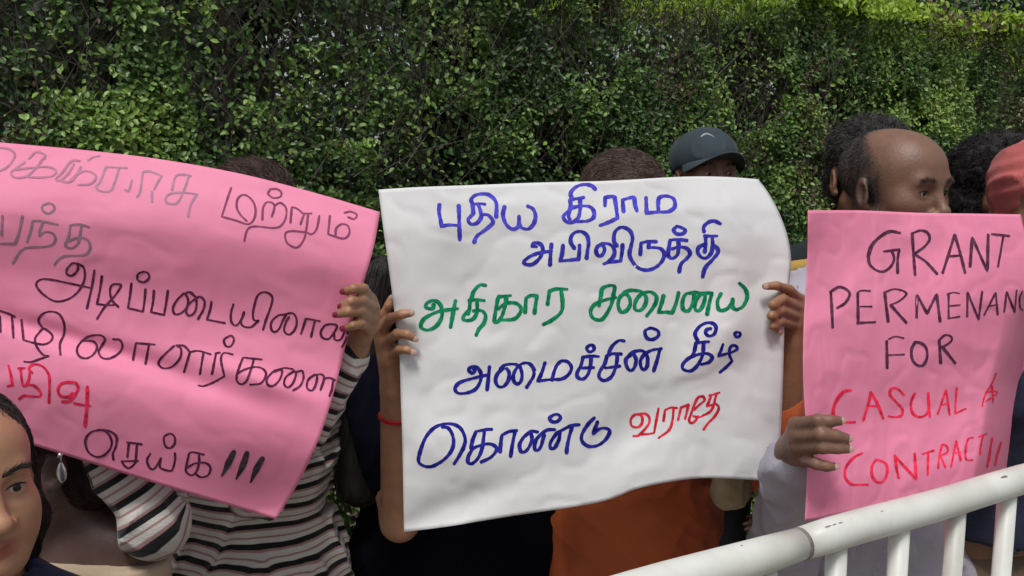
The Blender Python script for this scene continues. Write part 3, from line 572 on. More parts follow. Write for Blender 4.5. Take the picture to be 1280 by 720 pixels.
lettering('lettering', bv, lp, I_k, [
 (30, 310, 8, [[520,152,480,155,430,210,430,260,480,275,530,230,540,180,520,150],[540,155,600,200,605,310,560,410,480,490,380,530,290,525,190,460,130,390,130,340,190,310,300,320,420,345,560,375,655,395],[705,220,680,380,630,605],[780,280,760,420,730,560,730,560,830,570,900,570],[945,590,880,520,860,430,880,370,940,360,970,375,930,450,870,520,800,600,730,710],[1075,350,1060,480,1040,600,1040,600,1190,635,1190,635,1205,530,1215,410],[1195,235,1140,260,1140,320,1200,340,1250,300,1240,250,1195,235]]),
 (150, 330, 8, [[340,265,330,380,310,480,310,480,440,510,440,510,460,400,480,265],[640,290,570,360,530,440,550,500,610,490,670,430,680,350,650,295],[650,295,700,280,750,320],[760,340,690,400,660,470,690,515,740,490,765,420,755,330,710,295],[750,350,800,325,845,370,835,450,780,550],[915,375,900,460,870,555,870,555,1050,590]]),
 (280, 350, 8, [[95,240,70,330,75,420,120,455,170,400,200,320],[200,330,170,420,200,465,270,470,320,430,345,405,300,400,290,330,310,230,340,150,400,120,460,140,485,190,460,290,420,400,390,500],[620,350,550,350,480,410,470,480,500,520,550,490,590,400,620,350],[600,345,680,330,720,370,725,450,690,520,640,545,600,500,620,420,650,370],[770,540,820,385,820,385,960,410],[910,400,870,570],[1010,450,970,510,980,570,1040,590,1090,540,1130,460,1070,440,1010,450],[1100,520,1110,595,1170,590,1210,500],[1240,500,1220,590,1180,670]]),
 (0, 380, 8, [[-20,60,70,90,150,125],[-2,120,5,280],[120,130,135,340],[215,155,225,260,235,360,235,360,340,390,440,405,510,370,520,310,440,245,390,290,350,350,370,430,430,505,490,520,490,520,400,550,310,580,240,575],[430,240,385,170,420,105,500,75,590,100,640,190,640,300,600,400,605,510],[830,370,930,370,970,430,930,510,860,545,790,520,770,450,820,370,900,320,1000,310,1050,350,1010,430,985,480,1020,540,1100,545,1190,490,1225,420,1200,360,1130,350]]),
 (150, 400, 8, [[130,400,160,230,160,230,350,245],[290,245,255,440],[540,260,430,360,385,430,430,480,520,465,600,380,610,290,560,255],[560,255,640,260,700,320],[700,320,640,520],[700,320,790,310,910,345],[835,330,800,540],[960,340,920,540],[950,335,1000,325],[1130,345,1040,330,1010,400,1045,560,1045,560,940,620,840,660,785,655],[1090,160,1040,200,1060,260,1110,260,1140,200,1120,160,1090,160]]),
 (280, 420, 8, [[380,235,190,215,190,215,150,320,125,430,170,480,230,440,280,300,300,230],[130,380,200,340,310,310,390,330,420,390,370,470,260,485],[560,340,500,350,430,430,440,490,500,495,560,430,580,350,540,335],[500,360,600,320,690,330],[700,350,620,410,600,480,640,515,690,470,720,380,700,345],[720,360,780,350,795,420,760,500,690,545],[900,390,840,440,830,520,880,545,920,480,930,400,900,390],[900,387,980,385,1000,430,965,540],[990,430,1060,420,1150,465],[1090,450,1080,530,1055,600]]),
 (95, 525, 8, [[240,95,150,120,95,200,120,310,200,365,280,350,345,280,355,200,310,120,240,95],[270,95,340,110,405,165,400,260,370,330,375,395],[510,220,660,240],[530,225,515,370],[460,410,620,405],[610,240,600,370,590,430,530,480,480,450,460,410],[745,335,710,400,740,480,790,480,850,380],[850,390,840,470,900,500,960,500,990,400,990,330],[930,135,880,170,890,250,930,280,980,250,990,180,960,140,930,135]]),
 (190, 535, 8, [[520,265,400,240,360,265],[370,260,350,350,340,430,390,470,440,440,470,350,470,270],[350,395,440,350,540,350,585,400,560,470,490,490,440,460]])], 2.7)
tp = lambda t: 7.6 * math.sin(math.pi * min(1, .22 + t * .62) ) ** .7 + .6 if t < .55 else 7.4 - 5.2 * (t - .55) / .45
lettering('lettering', bv, lp, I_blk, [(190, 535, 8, [(tp, [820,235,780,320,730,420,697,480]), (tp, [952,245,910,370,842,510]), (tp, [1108,300,1050,400,985,545])])], 5)
lettering('lettering', bv, lp, I_rd, [
 (0, 445, 8, [[85,95,110,190,125,290],[75,300,130,290],[180,122,250,120],[205,125,215,210,230,290,262,290,290,230,300,150],[325,170,290,130,320,90,380,85,440,115,490,190,495,300,490,465],[230,290,330,290,400,350,400,400,320,400,240,395,190,430],(3.6,[680,260,610,280,580,340,610,400,690,405,730,370]),(3.6,[680,260,760,270,780,330,740,400,690,450,620,455]),[740,470,810,485,905,495],(3.8,[875,305,870,500,850,700])])], 3.0)

# ---- the pink placard on the right
def dr_(u, v):
    d = 1.075 + 0.135 * u + .012 * np.sin(u * 4 + .5) + .008 * np.sin(v * 9 + u * 2.5)
    c = np.clip((u - (.93 - .13 * v)) / .16, 0, 1); d += .30 * c ** 1.5 * np.clip((v - .30) / .35, 0, 1)
    return d + crumple(u, v, 81, .014) + .05 * np.clip(.06 - v, 0, 1)
me, bv = paper('sheet', [(1010, 263), (1075, 263), (1150, 266), (1220, 267), (1276, 268)], [(1006, 652), (1080, 637), (1160, 616), (1230, 598), (1268, 588)],
    [(1010, 263), (1009, 330), (1005, 400), (1004, 470), (1008, 540), (1009, 590), (1006, 652)],
    [(1276, 268), (1285, 310), (1289, 360), (1286, 420), (1279, 470), (1273, 530), (1268, 588)], dr_, M_pink2)
rp_ = empty('protest_sign', at(1140, 440, 1.13), 'pink paper sign reading GRANT PERMENANC FOR CASUAL & CONTRACT, beside the balding man', 'sign', 'hand-lettered protest signs')
o_ = link('sheet', me, M_pink2, rp_); md = o_.modifiers.new('thick', 'SOLIDIFY'); md.thickness = .0004; md.offset = -1
lettering('lettering', bv, rp_, ink('soft_black_ink', (0.065, 0.018, 0.04)), [
 (1070, 275, 8, [(4.2,[440,130,340,115,250,160,160,250,120,360]),[120,360,140,450,220,510,290,510,350,460,380,390,360,320,345,305],[275,315,430,295,430,295,415,400,415,530],[560,130,575,350,590,550],[560,135,640,105,710,125,735,190,690,260,590,335],[590,345,700,420,810,540],[865,530,930,330,985,145,985,145,1040,330,1090,530],[910,365,1050,355]]),
 (960, 120, 3, [[757,640,765,530,765,530,822,658,822,658,825,520],[838,518,904,525],(2.6,[882,525,862,640])]),
 (1025, 345, 8, [[105,155,115,300,125,515],[105,155,190,110,270,140,295,190,250,270,170,320],[375,170,380,470],(2.2,[380,155,430,145,500,150]),(2.2,[400,305,515,305]),[370,470,550,460],[645,165,660,300,680,455],(2.4,[640,165,740,130,830,150,860,185,790,250,700,290]),[705,290,860,465],[965,415,970,190,970,190,1070,375,1070,375,1165,185,1165,185,1200,455]]),
 (1120, 340, 8, [(2.4,[525,215,525,465]),(2.2,[510,225,570,205,635,215]),(2.2,[540,340,640,330]),(2.2,[520,465,635,445]),(2.6,[710,445,715,205,715,205,825,475,825,475,860,195]),(2.4,[880,430,995,205,995,205,1015,425]),(2.2,[930,340,1015,325]),(2.4,[1080,400,1105,195,1105,195,1185,400]),(1.7,[1185,400,1205,180]),(1.8,[1262,190,1235,260,1240,350,1265,385])]),
 (1090, 400, 8, [[145,210,150,480],(2.2,[165,190,230,165,315,180]),(2.2,[165,350,320,345]),[430,220,395,290,400,390,450,450,510,450,550,370,540,280,490,230,430,220],[670,200,685,430],(2.6,[670,200,730,150,790,165,790,210,720,260,680,265]),[700,265,830,430]])], 3.3)
lettering('lettering', bv, rp_, ink('bright_red_ink', (0.60, 0.018, 0.055)), [
 (1030, 470, 8, [(4.0,[270,140,190,160,120,250,90,340,95,400]),[95,400,130,440,200,460,310,460],[390,440,440,280,465,155,465,155,530,270,590,425],[430,300,540,300],[800,190,730,125,670,130,660,190,720,260,780,330,770,395,700,410,640,400],[905,175,870,260,880,360,930,405,1000,400,1045,330,1040,170],[1045,300,1060,410],(2.4,[1135,380,1220,135,1220,135,1255,390]),(2.4,[1170,290,1245,270])]),
 (1120, 460, 8, [(2.3,[605,200,595,330,590,455,590,455,700,405]),(2.0,[1000,55,950,170,890,270,860,385]),(1.9,[960,180,970,340]),(1.9,[920,240,1000,230,1000,260,900,330])]),
 (1040, 530, 8, [[300,290,210,340,140,430,130,530,190,600,270,605,360,605],[440,355,400,420,400,520,450,580,510,570,550,490,540,400,490,370,440,355],[665,540,640,420,630,325,635,330,840,550,840,550,825,295],(2.8,[900,300,1015,265]),(2.6,[960,290,955,510])]),
 (1120, 530, 8, [(2.4,[420,440,430,330,455,220,480,205,510,230,510,280,440,320]),(2.4,[445,320,490,430]),(2.4,[550,425,600,165,600,165,645,360]),(2.2,[565,295,645,280]),(2.4,[770,135,720,150,695,250,700,350,765,360]),(2.2,[825,130,905,95]),(2.2,[870,110,845,230,840,300]),(2.6,[960,140,930,330,910,430]),(2.6,[1050,180,1010,310,990,410])])], 3.2)
# ------------------------------------------------------------------ people
def skin(name, c, v=0.82, bump=.13):
    m = mat(name, tuple(x * v for x in c), c, rough=.46, nscale=38, bump=bump, bscale=300, sss=.12, spec=.45)
    N, L = m.node_tree.nodes, m.node_tree.links; p = N['Principled BSDF']; cr = N[m['ramp']]
    a = N.new('ShaderNodeAttribute'); a.attribute_name = 'lip'; mx = N.new('ShaderNodeMix'); mx.data_type = 'RGBA'
    mx.inputs[7].default_value = (c[0] * .72, c[1] * .42, c[2] * .48, 1)
    L.new(a.outputs['Fac'], mx.inputs[0]); L.new(cr.outputs['Color'], mx.inputs[6])
    a2 = N.new('ShaderNodeAttribute'); a2.attribute_name = 'shade'; m2 = N.new('ShaderNodeMix'); m2.data_type = 'RGBA'
    m2.inputs[7].default_value = (c[0] * .38, c[1] * .42, c[2] * .50, 1)       # short stubble and cropped scalp hair showing on the skin
    L.new(a2.outputs['Fac'], m2.inputs[0]); L.new(mx.outputs[2], m2.inputs[6]); L.new(m2.outputs[2], p.inputs['Base Color'])
    return m
def cloth(name, c, c2=None, rough=.85, bump=.25, bscale=420, sheen=.08, nscale=5):
    if max(c) < .03: rough, sheen = 1.0, 0.0
    return mat(name, c, c2 or tuple(x * .82 for x in c), rough=rough, nscale=nscale, bump=bump, bscale=bscale, sheen=sheen, spec=.2 if max(c) > .03 else .04)
def hair_mat(name, c, c2):
    return mat(name, c, c2, rough=.58, nscale=70, stretch=(1, 1, .12), bump=.5, bscale=120, spec=.25)
M_eye = mat('eye_white', (.50, .45, .41), rough=.3); M_iris = mat('iris', (.012, .008, .006), rough=.12); M_nail = mat('nail', (.50, .33, .27), rough=.3)
M_nailr = mat('nail_varnish', (.20, .012, .035), rough=.2); M_shoe = mat('shoe_leather', (.03, .028, .027), (.05, .045, .04), rough=.5)

def head_prims(b, Hc, M, s, fem=False, ear=True, lid=.0055):
    X = lambda x, y, z: Hc + M @ (np.array([x, y, z]) * s)
    j = .92 if fem else 1.0
    b.el(X(0, .014, .042), np.array([.0755, .097, .078]) * s, M, k=.01)
    b.el(X(0, -.034, .035), np.array([.066, .062, .062]) * s, M, k=.03)
    b.el(X(0, -.034, -.022), np.array([.063 * j, .062, .084]) * s, M, k=.02)
    b.el(X(0, -.040, -.070), np.array([.051 * j, .050, .042]) * s, M, k=.02)
    b.el(X(0, -.076, -.098), np.array([.022 * j, .020, .019]) * s, M, k=.018)
    for e in (-1, 1):
        b.rc(X(e * .046 * j, -.008, -.055), X(e * .022 * j, -.07, -.095), .022 * s, .017 * s, k=.02)
        b.el(X(e * (.038 if fem else .043), -.062, -.030 if fem else -.024), np.array([.024, .022, .022]) * s, M, k=.025)
        if fem: b.el(X(e * .034, -.052, -.058), np.array([.026, .028, .030]) * s, M, k=.025)
    b.rc(X(-.036, -.083, .019), X(.036, -.083, .019), .010 * s * (0.7 if fem else 1.1), k=.018)
    for e in (-1, 1): b.el(X(e * .0315, -.101, .000), np.array([.019, .016, .0125]) * s, M, k=.012, op='sub')
    for e in (-1, 1): b.el(X(e * .031, -.0775, -.001), np.array([.0165, .0155, .0140]) * s, M, k=.006)
    for e in (-1, 1): b.el(X(e * .031, -.0965, -.0015), np.array([.0130, .0120, lid]) * s, M, k=.003, op='sub')
    b.rc(X(0, -.090, .010), X(0, -.110, -.030), .0065 * s, .0100 * s, k=.012)
    b.el(X(0, -.113, -.036), np.array([.0115, .0105, .0095]) * s, M, k=.008)
    for e in (-1, 1): b.el(X(e * .0135, -.101, -.040), np.array([.0085, .010, .0075]) * s, M, k=.006)
    for e in (-1, 1): b.el(X(e * .0065, -.106, -.0475), np.array([.004, .006, .0035]) * s, M, k=.003, op='sub')
    for e in (-1, 1): b.rc(X(e * .002, -.0955, -.0655), X(e * .021, -.083, -.069), .0062 * s, .003 * s, k=.006)
    b.rc(X(-.014, -.090, -.0765), X(.014, -.090, -.0765), .0068 * s, k=.007)
    b.rc(X(-.023, -.0935, -.0708), X(0, -.1045, -.0700), .0013 * s, .0018 * s, k=.003, op='sub'); b.rc(X(.023, -.0935, -.0708), X(0, -.1045, -.0700), .0013 * s, .0018 * s, k=.003, op='sub')
    if ear:
        for e in (-1, 1):
            Me = M @ _rot(yaw=e * .38, pitch=-.18)
            b.el(X(e * .079, .008, -.008), np.array([.0085, .0185, .031]) * s, Me, k=.008)
            b.el(X(e * .088, .003, -.006), np.array([.0075, .0105, .019]) * s, Me, k=.004, op='sub')
            b.el(X(e * .0805, -.004, -.012), np.array([.004, .004, .007]) * s, Me, k=.004)
            b.el(X(e * .077, -.001, -.034), np.array([.006, .009, .009]) * s, M, k=.006)
def ik(S, W, l1, l2, pole):
    d = W - S; D = np.linalg.norm(d); D2 = min(D, (l1 + l2) * .999); u = d / D
    a = (l1 * l1 - l2 * l2 + D2 * D2) / (2 * D2); h = math.sqrt(max(l1 * l1 - a * a, 1e-6))
    p = pole - (pole @ u) * u; p /= np.linalg.norm(p); return S + u * a + p * h
def relaxed_hand(W, fwd, out, side, s=1.0):
    """a hanging hand: wrist, pointing direction, palm normal, +1/-1 thumb side -> joints"""
    f = fwd / np.linalg.norm(fwd); n = out - (out @ f) * f; n /= np.linalg.norm(n); a = np.cross(n, f) * side
    H = {'wrist': W, 'fingers': [], 'r': .0085 * s}
    for i, (ln, off) in enumerate(((.075, .030), (.083, .010), (.077, -.010), (.060, -.029))):
        m = W + s * (f * (.088 - abs(off) * .15) + a * off); pts = [m]; ang = .25 + .12 * i
        for seg in (.48, .30, .22): ang += .28; pts.append(pts[-1] + s * ln * seg * (math.cos(ang) * f + math.sin(ang) * n))
        H['fingers'].append(pts)
    t0 = W + s * (f * .022 + a * .026); H['thumb'] = [t0, t0 + s * (f * .036 + a * .02 + n * .012), t0 + s * (f * .062 + a * .024 + n * .022)]
    return H
def hand_prims(b, H):
    r = H['r']; W = H['wrist']
    for i, f in enumerate(H['fingers']):
        b.rc(W, f[0], r * 1.9, r * 1.28, k=.010)
        q = (1.0, 1.03, .98, .86)[i] * r
        b.rc(f[0], f[1], q * 1.12, q * .98, k=.005)
        b.rc(f[1], f[2], q * 1.0, q * .88, k=.003)
        b.rc(f[2], f[3], q * .90, q * .74, k=.003)
    t = H['thumb']; b.rc(W, t[0], r * 1.6, r * 1.4, k=.010); b.rc(t[0], t[1], r * 1.35, r * 1.1, k=.008); b.rc(t[1], t[2], r * 1.1, r * .85, k=.004)
def nails(H, root, m, view=None):
    for f in H['fingers']:
        a = f[3] - f[2]; a /= np.linalg.norm(a); v = (CAM - f[3]) if view is None else view; v = v - (v @ a) * a; v /= np.linalg.norm(v); s = np.cross(a, v)
        c = f[3] + v * H['r'] * .60 + a * H['r'] * .12; V = [c + v * .0022]; F = []
        for k in range(10): th = 2 * math.pi * k / 10; V.append(c + a * .0056 * math.cos(th) + s * .0045 * math.sin(th) - v * .0003)
        for k in range(10): F.append((0, 1 + k, 1 + (k + 1) % 10))
        q = MB(); q.add(V, F); q.build('nail', m, root, smooth=True)
def eyes(root, Hc, M, s, gaze):
    for e in (-1, 1):
        c = Hc + M @ (np.array([e * .031, -.0785, -.001]) * s); r = .0122 * s; g = gaze / np.linalg.norm(gaze)
        up = np.array([0, 0, 1.0]); a = np.cross(g, up); a /= np.linalg.norm(a); bb = np.cross(a, g); V = [c + g * r]; F = []; mi = []
        ths = [.12, .25, .40, .47, .7, 1.0, 1.4, 1.9, 2.5]
        for th in ths:
            for k in range(16): ph = 2 * math.pi * k / 16; V.append(c + r * (math.cos(th) * g + math.sin(th) * (math.cos(ph) * a + math.sin(ph) * bb)))
        for k in range(16): F.append((0, 1 + k, 1 + (k + 1) % 16)); mi.append(1)
        for i in range(len(ths) - 1):
            for k in range(16): o = 1 + i * 16; F.append((o + k, o + 16 + k, o + 16 + (k + 1) % 16, o + (k + 1) % 16)); mi.append(1 if i < 3 else 0)
        me = bpy.data.meshes.new('eye'); me.from_pydata([list(map(float, v)) for v in V], [], F)
        ob = link('eye', me, [M_eye, M_iris], root); me.polygons.foreach_set('material_index', mi)
def hairs(name, body, root, m, n, mask, length, flow, curl=0.0, width=.0007, seed=0, seg=4, lift=.3, kind='stuff', bounds=None, jitter=.35):
    """thin tapering strands that leave the surface of body where mask says so"""
    r = np.random.default_rng(seed); lo, hi = bounds if bounds is not None else body.bounds(); P = np.empty((0, 3)); e = .002
    while len(P) < n:
        q = r.uniform(lo, hi, (n * 6, 3))
        for _ in range(3):
            v = body.value(q); g = np.stack([body.value(q + d) - v for d in np.eye(3) * e], 1) / e; g /= np.linalg.norm(g, axis=1, keepdims=True) + 1e-9; q = q - v[:, None] * g
        ok = (np.abs(body.value(q)) < .001) & (r.random(len(q)) < mask(q)); P = np.vstack([P, q[ok]])
        if ok.sum() < 5: break
    P = P[:n]; n = len(P)
    v = body.value(P); g = np.stack([body.value(P + d) - v for d in np.eye(3) * e], 1) / e; g /= np.linalg.norm(g, axis=1, keepdims=True) + 1e-9
    L = length * r.uniform(.6, 1.25, n)[:, None]; fl = flow(P) + r.normal(0, jitter, (n, 3)); c = P.copy(); pts = [c - g * .001]; ph = r.uniform(0, 6.3, n)[:, None]
    a1 = np.cross(g, np.array([0, 0, 1.0])); a1 /= np.linalg.norm(a1, axis=1, keepdims=True) + 1e-9; a2 = np.cross(g, a1)
    for k in range(seg):
        d = fl - (fl * g).sum(1, keepdims=True) * g; d /= np.linalg.norm(d, axis=1, keepdims=True) + 1e-9; d = d + g * lift
        if curl: d = d + curl * (np.cos(ph + k * 2.1) * a1 + np.sin(ph + k * 2.1) * a2)
        c = c + d * L / seg
        if seg > 5 and not curl:
            v = body.value(c); g = np.stack([body.value(c + dd) - v for dd in np.eye(3) * e], 1) / e; g /= np.linalg.norm(g, axis=1, keepdims=True) + 1e-9
            c = c - g * (v[:, None] - .002 - .004 * r.random((n, 1))) * .8
        pts.append(c)
    pts = np.stack(pts, 1); tocam = CAM - pts; t = np.gradient(pts, axis=1); sd_ = np.cross(t, r.normal(0, 1, (n, 1, 3)) * .6 + g[:, None]); sd_ /= np.linalg.norm(sd_, axis=2, keepdims=True) + 1e-9
    wv = width * np.linspace(1, .15, seg + 1)[None, :, None]
    V = np.stack([pts + sd_ * wv, pts - sd_ * wv], 2).reshape(n, -1, 3); k = np.arange(seg)
    F = np.stack([2 * k, 2 * k + 1, 2 * k + 3, 2 * k + 2], 1); F = (F[None] + np.arange(n)[:, None, None] * (2 * (seg + 1))).reshape(-1, 4)
    o = link(name, mesh_np(name, V.reshape(-1, 3), F), m, root, smooth=False); tag(o, kind=kind); return o

def person(label, epx, epy, d, psi, byaw, m_skin, top=None, bottom=None, hs=1.0, fem=False, vs=.0045, arms=None, tilt=0.0, roll=0.0,
           sleeve='long', hem=.46, fold=.004, seed=1, shoulder=None, gaze=None, skirt=False, build=1.0, topvs=.007, stripes=False, lip=True, wide=1.0, top_name='shirt', shade=None, lid=.0052, drop=0.0, dx=0.0, neckcut=.055, dback=.02, topcut=None):
    """everything is measured from the head centre at eye level"""
    Hc = at(epx, epy, d); M = _rot(yaw=R(psi), pitch=R(tilt), roll=R(roll)); H = Hc[2] + .115 * hs
    root = empty('person', (Hc[0], Hc[1] + dback, 0), label, 'person')
    B0 = np.array([Hc[0] + dx, Hc[1] + dback, 0.0]); Mb = _rot(yaw=R(byaw)); s = H / 1.70 * build
    J = lambda x, y, z: B0 + Mb @ np.array([x * s * wide, y * s, 0]) + np.array([0, 0, z * (H - drop)])
    b = Body(); head_prims(b, Hc, M, hs, fem, lid=lid)
    nk = Hc + M @ (np.array([0, .022, -.055]) * hs); nb = J(0, .012, .835)
    b.rc(nk, nb, .052 * hs * (.86 if fem else 1.08), .060 * hs * (.86 if fem else 1.08), k=.025)
    sw = .158 if not fem else .142
    if shoulder: sw = shoulder
    t = Body()                                          # the trunk
    t.rc(J(-sw * .62, .012, .812), J(sw * .62, .012, .812), .052 * s, k=.02)
    t.rc(J(0, .02, .845), J(-sw * .9, .015, .803), .04 * s, .042 * s, k=.03).rc(J(0, .02, .845), J(sw * .9, .015, .803), .04 * s, .042 * s, k=.03)
    t.el(J(0, .0, .735), [.150 * s * wide, .102 * s, .125 * H], Mb, k=.04)
    if fem:
        for e in (-1, 1): t.el(J(e * .066, -.072, .725), [.058 * s, .05 * s, .055 * s], Mb, k=.03)
    t.el(J(0, .0, .63), [.130 * s * wide, .093 * s, .10 * H], Mb, k=.05)
    t.el(J(0, .01, .53), [.155 * s * wide, .108 * s, .075 * H], Mb, k=.05)
    A = {}
    arms = arms or {}
    for side, e in (('L', -1), ('R', 1)):               # L is the viewer's left
        S = J(e * sw, .012, .803); spec = arms.get(side)
        if spec is None:
            El = J(e * (sw + .030), .030, .615); W = J(e * (sw + .025), -.045, .475); Hd = relaxed_hand(W, W - El, Mb @ np.array([-e * .9, .1, 0]), e, s)
        else:
            Hd = spec['hand']; W = Hd['wrist']; El = spec['elbow'] if 'elbow' in spec else ik(S, W, .186 * H, .155 * H, spec.get('pole', np.array([e * .3, .2, -1.0])))
            S = spec.get('shoulder', S)
        A[side] = (S, El, W, Hd)
    for side in 'LR':
        S, El, W, Hd = A[side]
        b.rc(S, El, .043 * s, .036 * s, k=.03); b.rc(El, W, .037 * s, .0245 * s, k=.012); hand_prims(b, Hd)
    b.p = b.p[:] + [pr for pr in t.inflated(-.014).p]
    X = lambda P: ((P - Hc) @ M) / hs
    def f_lip(V):
        q = X(V); return np.clip(1.4 - np.abs(q[:, 0]) / .024, 0, 1) * np.clip((.0145 - np.abs(q[:, 2] + .0705) - np.abs(q[:, 0]) * .2) / .004, 0, 1) * (q[:, 1] < -.076)
    def f_shade(V): return np.clip(shade(X(V)), 0, 1) if shade else np.zeros(len(V))
    bo = link('body', b.mesh('body', vs, attrs={'lip': f_lip, 'shade': f_shade}), m_skin, root)
    if lip: eyes(root, Hc, M, hs, gaze if gaze is not None else -(M @ np.array([0, 1.0, 0])))
    # clothing
    if top is not None:
        g = Body(); g.p = t.inflated(.013).p
        z0 = hem * H
        g.rc(J(0, .01, .54), np.array([*J(0, .01, 0)[:2], z0 - .03]), .118 * s, .125 * s, k=.06); g.rc(J(-.05 * wide, .01, .54), np.array([*J(-.06, .01, 0)[:2], z0 - .03]), .105 * s, .118 * s, k=.05); g.rc(J(.05 * wide, .01, .54), np.array([*J(.06, .01, 0)[:2], z0 - .03]), .105 * s, .118 * s, k=.05)
        arms_a = []
        for side, e in (('L', -1), ('R', 1)):
            S, El, W, Hd = A[side]; sl = sleeve[side] if isinstance(sleeve, dict) else sleeve
            g.rc(S, El if sl != 'short' else S + (El - S) * .72, .056 * s, .050 * s, k=.03)
            if sl == 'long': g.rc(El, El + (W - El) * .93, .044 * s, .032 * s, k=.015)
            if sl == 'three': g.rc(El, El + (W - El) * .45, .047 * s, .041 * s, k=.015)
            arms_a.append((S, El, W))
        neck = b.inflated(.006)
        nb2 = Body(); nb2.rc(nk, J(0, -.006, .842), neckcut * hs, neckcut * 1.05 * hs)
        g.rc(nk + np.array([0, 0, .1]), J(0, -.018, .842), neckcut * hs, neckcut * 1.12 * hs, k=.008, op='sub')
        g.cut((0, 0, z0), (0, 0, -1))
        if topcut is not None: g.cut(topcut, (0.15, 0, 1))
        at_ = None
        if stripes:
            def f_str(V):
                best = np.full(len(V), 9.0); out = V[:, 2] + .012 * np.sin((V[:, 0] - B0[0]) * 9 + 1) ; tv = t.value(V); best = tv + .0; out = out.copy()
                for S, El, W in arms_a:
                    Lu = np.linalg.norm(El - S); ku = (V - El) @ (El - S) / Lu; kf = -(V - El) @ (W - El) / np.linalg.norm(W - El)
                    for a_, b_, o_ in ((S, El, 0.0), (El, W, Lu + .055)):
                        ba = b_ - a_; L_ = np.linalg.norm(ba); tt = ((V - a_) @ ba) / L_; dd = np.linalg.norm(V - a_ - np.clip(tt, 0, L_)[:, None] * ba / L_, axis=1) - .045 * s
                        m_ = dd < best; out[m_] = (S[2] - (np.clip(tt, -.05, L_ + .05) + o_))[m_]; best = np.minimum(best, dd)
                    m_ = (ku > 0) & (kf > 0) & (np.linalg.norm(V - El, axis=1) < .075); fr = np.arctan2(ku, kf) / (math.pi / 2); out[m_] = (S[2] - Lu - .055 * fr)[m_]
                return out
            at_ = {'stripe': f_str}
        go = link(top_name, g.mesh(top_name, topvs, disp=folds(fold, 13, seed), amp=fold * 1.6, attrs=at_), top, root)
    lg = Body(); vs_l = .012
    if bottom is not None:
        if skirt:
            lg.el(J(0, .01, .50), [.165 * s, .12 * s, .06 * H], Mb); lg.rc(J(-.03, .01, .46), J(-.06, .0, .07), .13 * s, .17 * s, k=.05); lg.rc(J(.03, .01, .46), J(.06, .0, .07), .13 * s, .17 * s, k=.05)
            lg.cut(J(0, 0, .055), (0, 0, -1)); link('skirt', lg.mesh('skirt', vs_l, disp=folds(.006, 9, seed + 3, (1, .6, .05)), amp=.01), bottom, root)
        else:
            lg.el(J(0, .01, .50), [.150 * s, .110 * s, .055 * H], Mb)
            for e in (-1, 1): lg.rc(J(e * .07, .01, .48), J(e * .075, .0, .275), .088 * s, .064 * s, k=.03); lg.rc(J(e * .075, 0, .275), J(e * .08, .015, .045), .064 * s, .052 * s, k=.02)
            lg.cut(J(0, 0, .03), (0, 0, -1)); link('trousers', lg.mesh('trousers', vs_l, disp=folds(.004, 11, seed + 3), amp=.008), bottom, root)
        for e in (-1, 1):
            q = Body(); q.rc(J(e * .08, .03, .024), J(e * .09, -.13, .018), .040 * s, .034 * s); q.rc(J(e * .08, .02, .03), J(e * .08, .02, .06), .038 * s, .04 * s, k=.03); q.cut((0, 0, .003), (0, 0, -1))
            link('shoe', q.mesh('shoe', .010), M_shoe, root)
    return dict(root=root, Hc=Hc, M=M, b=b, s=s, H=H, J=J, X=X, A=A, t=t, Mb=Mb, hs=hs)
def scalp(p, parts, cuts=(), k=.012):
    """hair volume from head-space ellipsoids and capsules"""
    b = Body(); Hc, M, hs = p['Hc'], p['M'], p['hs']
    for q in parts:
        if q[0] == 'e': b.el(Hc + M @ (np.array(q[1]) * hs), np.array(q[2]) * hs, M, k=k)
        if q[0] == 'c': b.rc(Hc + M @ (np.array(q[1]) * hs), Hc + M @ (np.array(q[2]) * hs), q[3] * hs, q[4] * hs, k=.02)
        if q[0] == 'w': b.rc(q[1], q[2], q[3], q[4], k=.025)
        if q[0] == 's': b.el(Hc + M @ (np.array(q[1]) * hs), np.array(q[2]) * hs, M, k=.01, op='sub')
    return b

S_dark = skin('deep_brown_skin', (.205, .108, .068)); S_brown = skin('brown_skin', (.34, .170, .092)); S_light = skin('light_brown_skin', (.42, .215, .122)); S_mid = skin('warm_brown_skin', (.27, .135, .078)); S_hand = skin('dark_brown_skin', (.17, .092, .066))
S_girl = skin('girl_skin', (.43, .225, .13), v=.9, bump=.05); S_mauve = skin('dusky_skin', (.125, .072, .062))
HK = hair_mat('black_hair', (.012, .010, .010), (.030, .026, .025)); HB = hair_mat('brown_hair', (.070, .045, .036), (.125, .085, .07)); HG = hair_mat('greying_hair', (.030, .027, .026), (.085, .078, .074)); HR = hair_mat('reddish_black_hair', (.020, .009, .010), (.045, .022, .020))
F_ = lambda *pts: [at(*p) for p in pts]

# 1 ---- the balding man with the right placard
H4 = dict(wrist=at(990, 564, 1.155), r=.0090, fingers=[
    F_((996, 531, 1.105), (1022, 526, 1.055), (1037, 526, 1.054), (1049, 526, 1.060)),
    F_((995, 546, 1.105), (1026, 543, 1.050), (1045, 545, 1.052), (1058, 548, 1.058)),
    F_((998, 560, 1.105), (1028, 559, 1.052), (1046, 560, 1.054), (1059, 561, 1.060)),
    F_((1004, 574, 1.110), (1020, 580, 1.058), (1033, 583, 1.056), (1042, 583, 1.062))],
    thumb=F_((994, 545, 1.16), (1012, 538, 1.14), (1030, 534, 1.135)))
def bald_shade(q):
    yb = -.034 + .065 * np.clip((q[:, 2] - .035) / .075, 0, 1) ** 1.3
    sc_ = np.clip((q[:, 1] - yb) / .030, 0, 1) * np.clip((q[:, 2] + .06) / .03, 0, 1)
    return .85 * sc_ + .35 * np.clip((-.045 - q[:, 2]) / .02, 0, 1) * (q[:, 1] < .0) * (np.abs(q[:, 2] + .07) < .05)
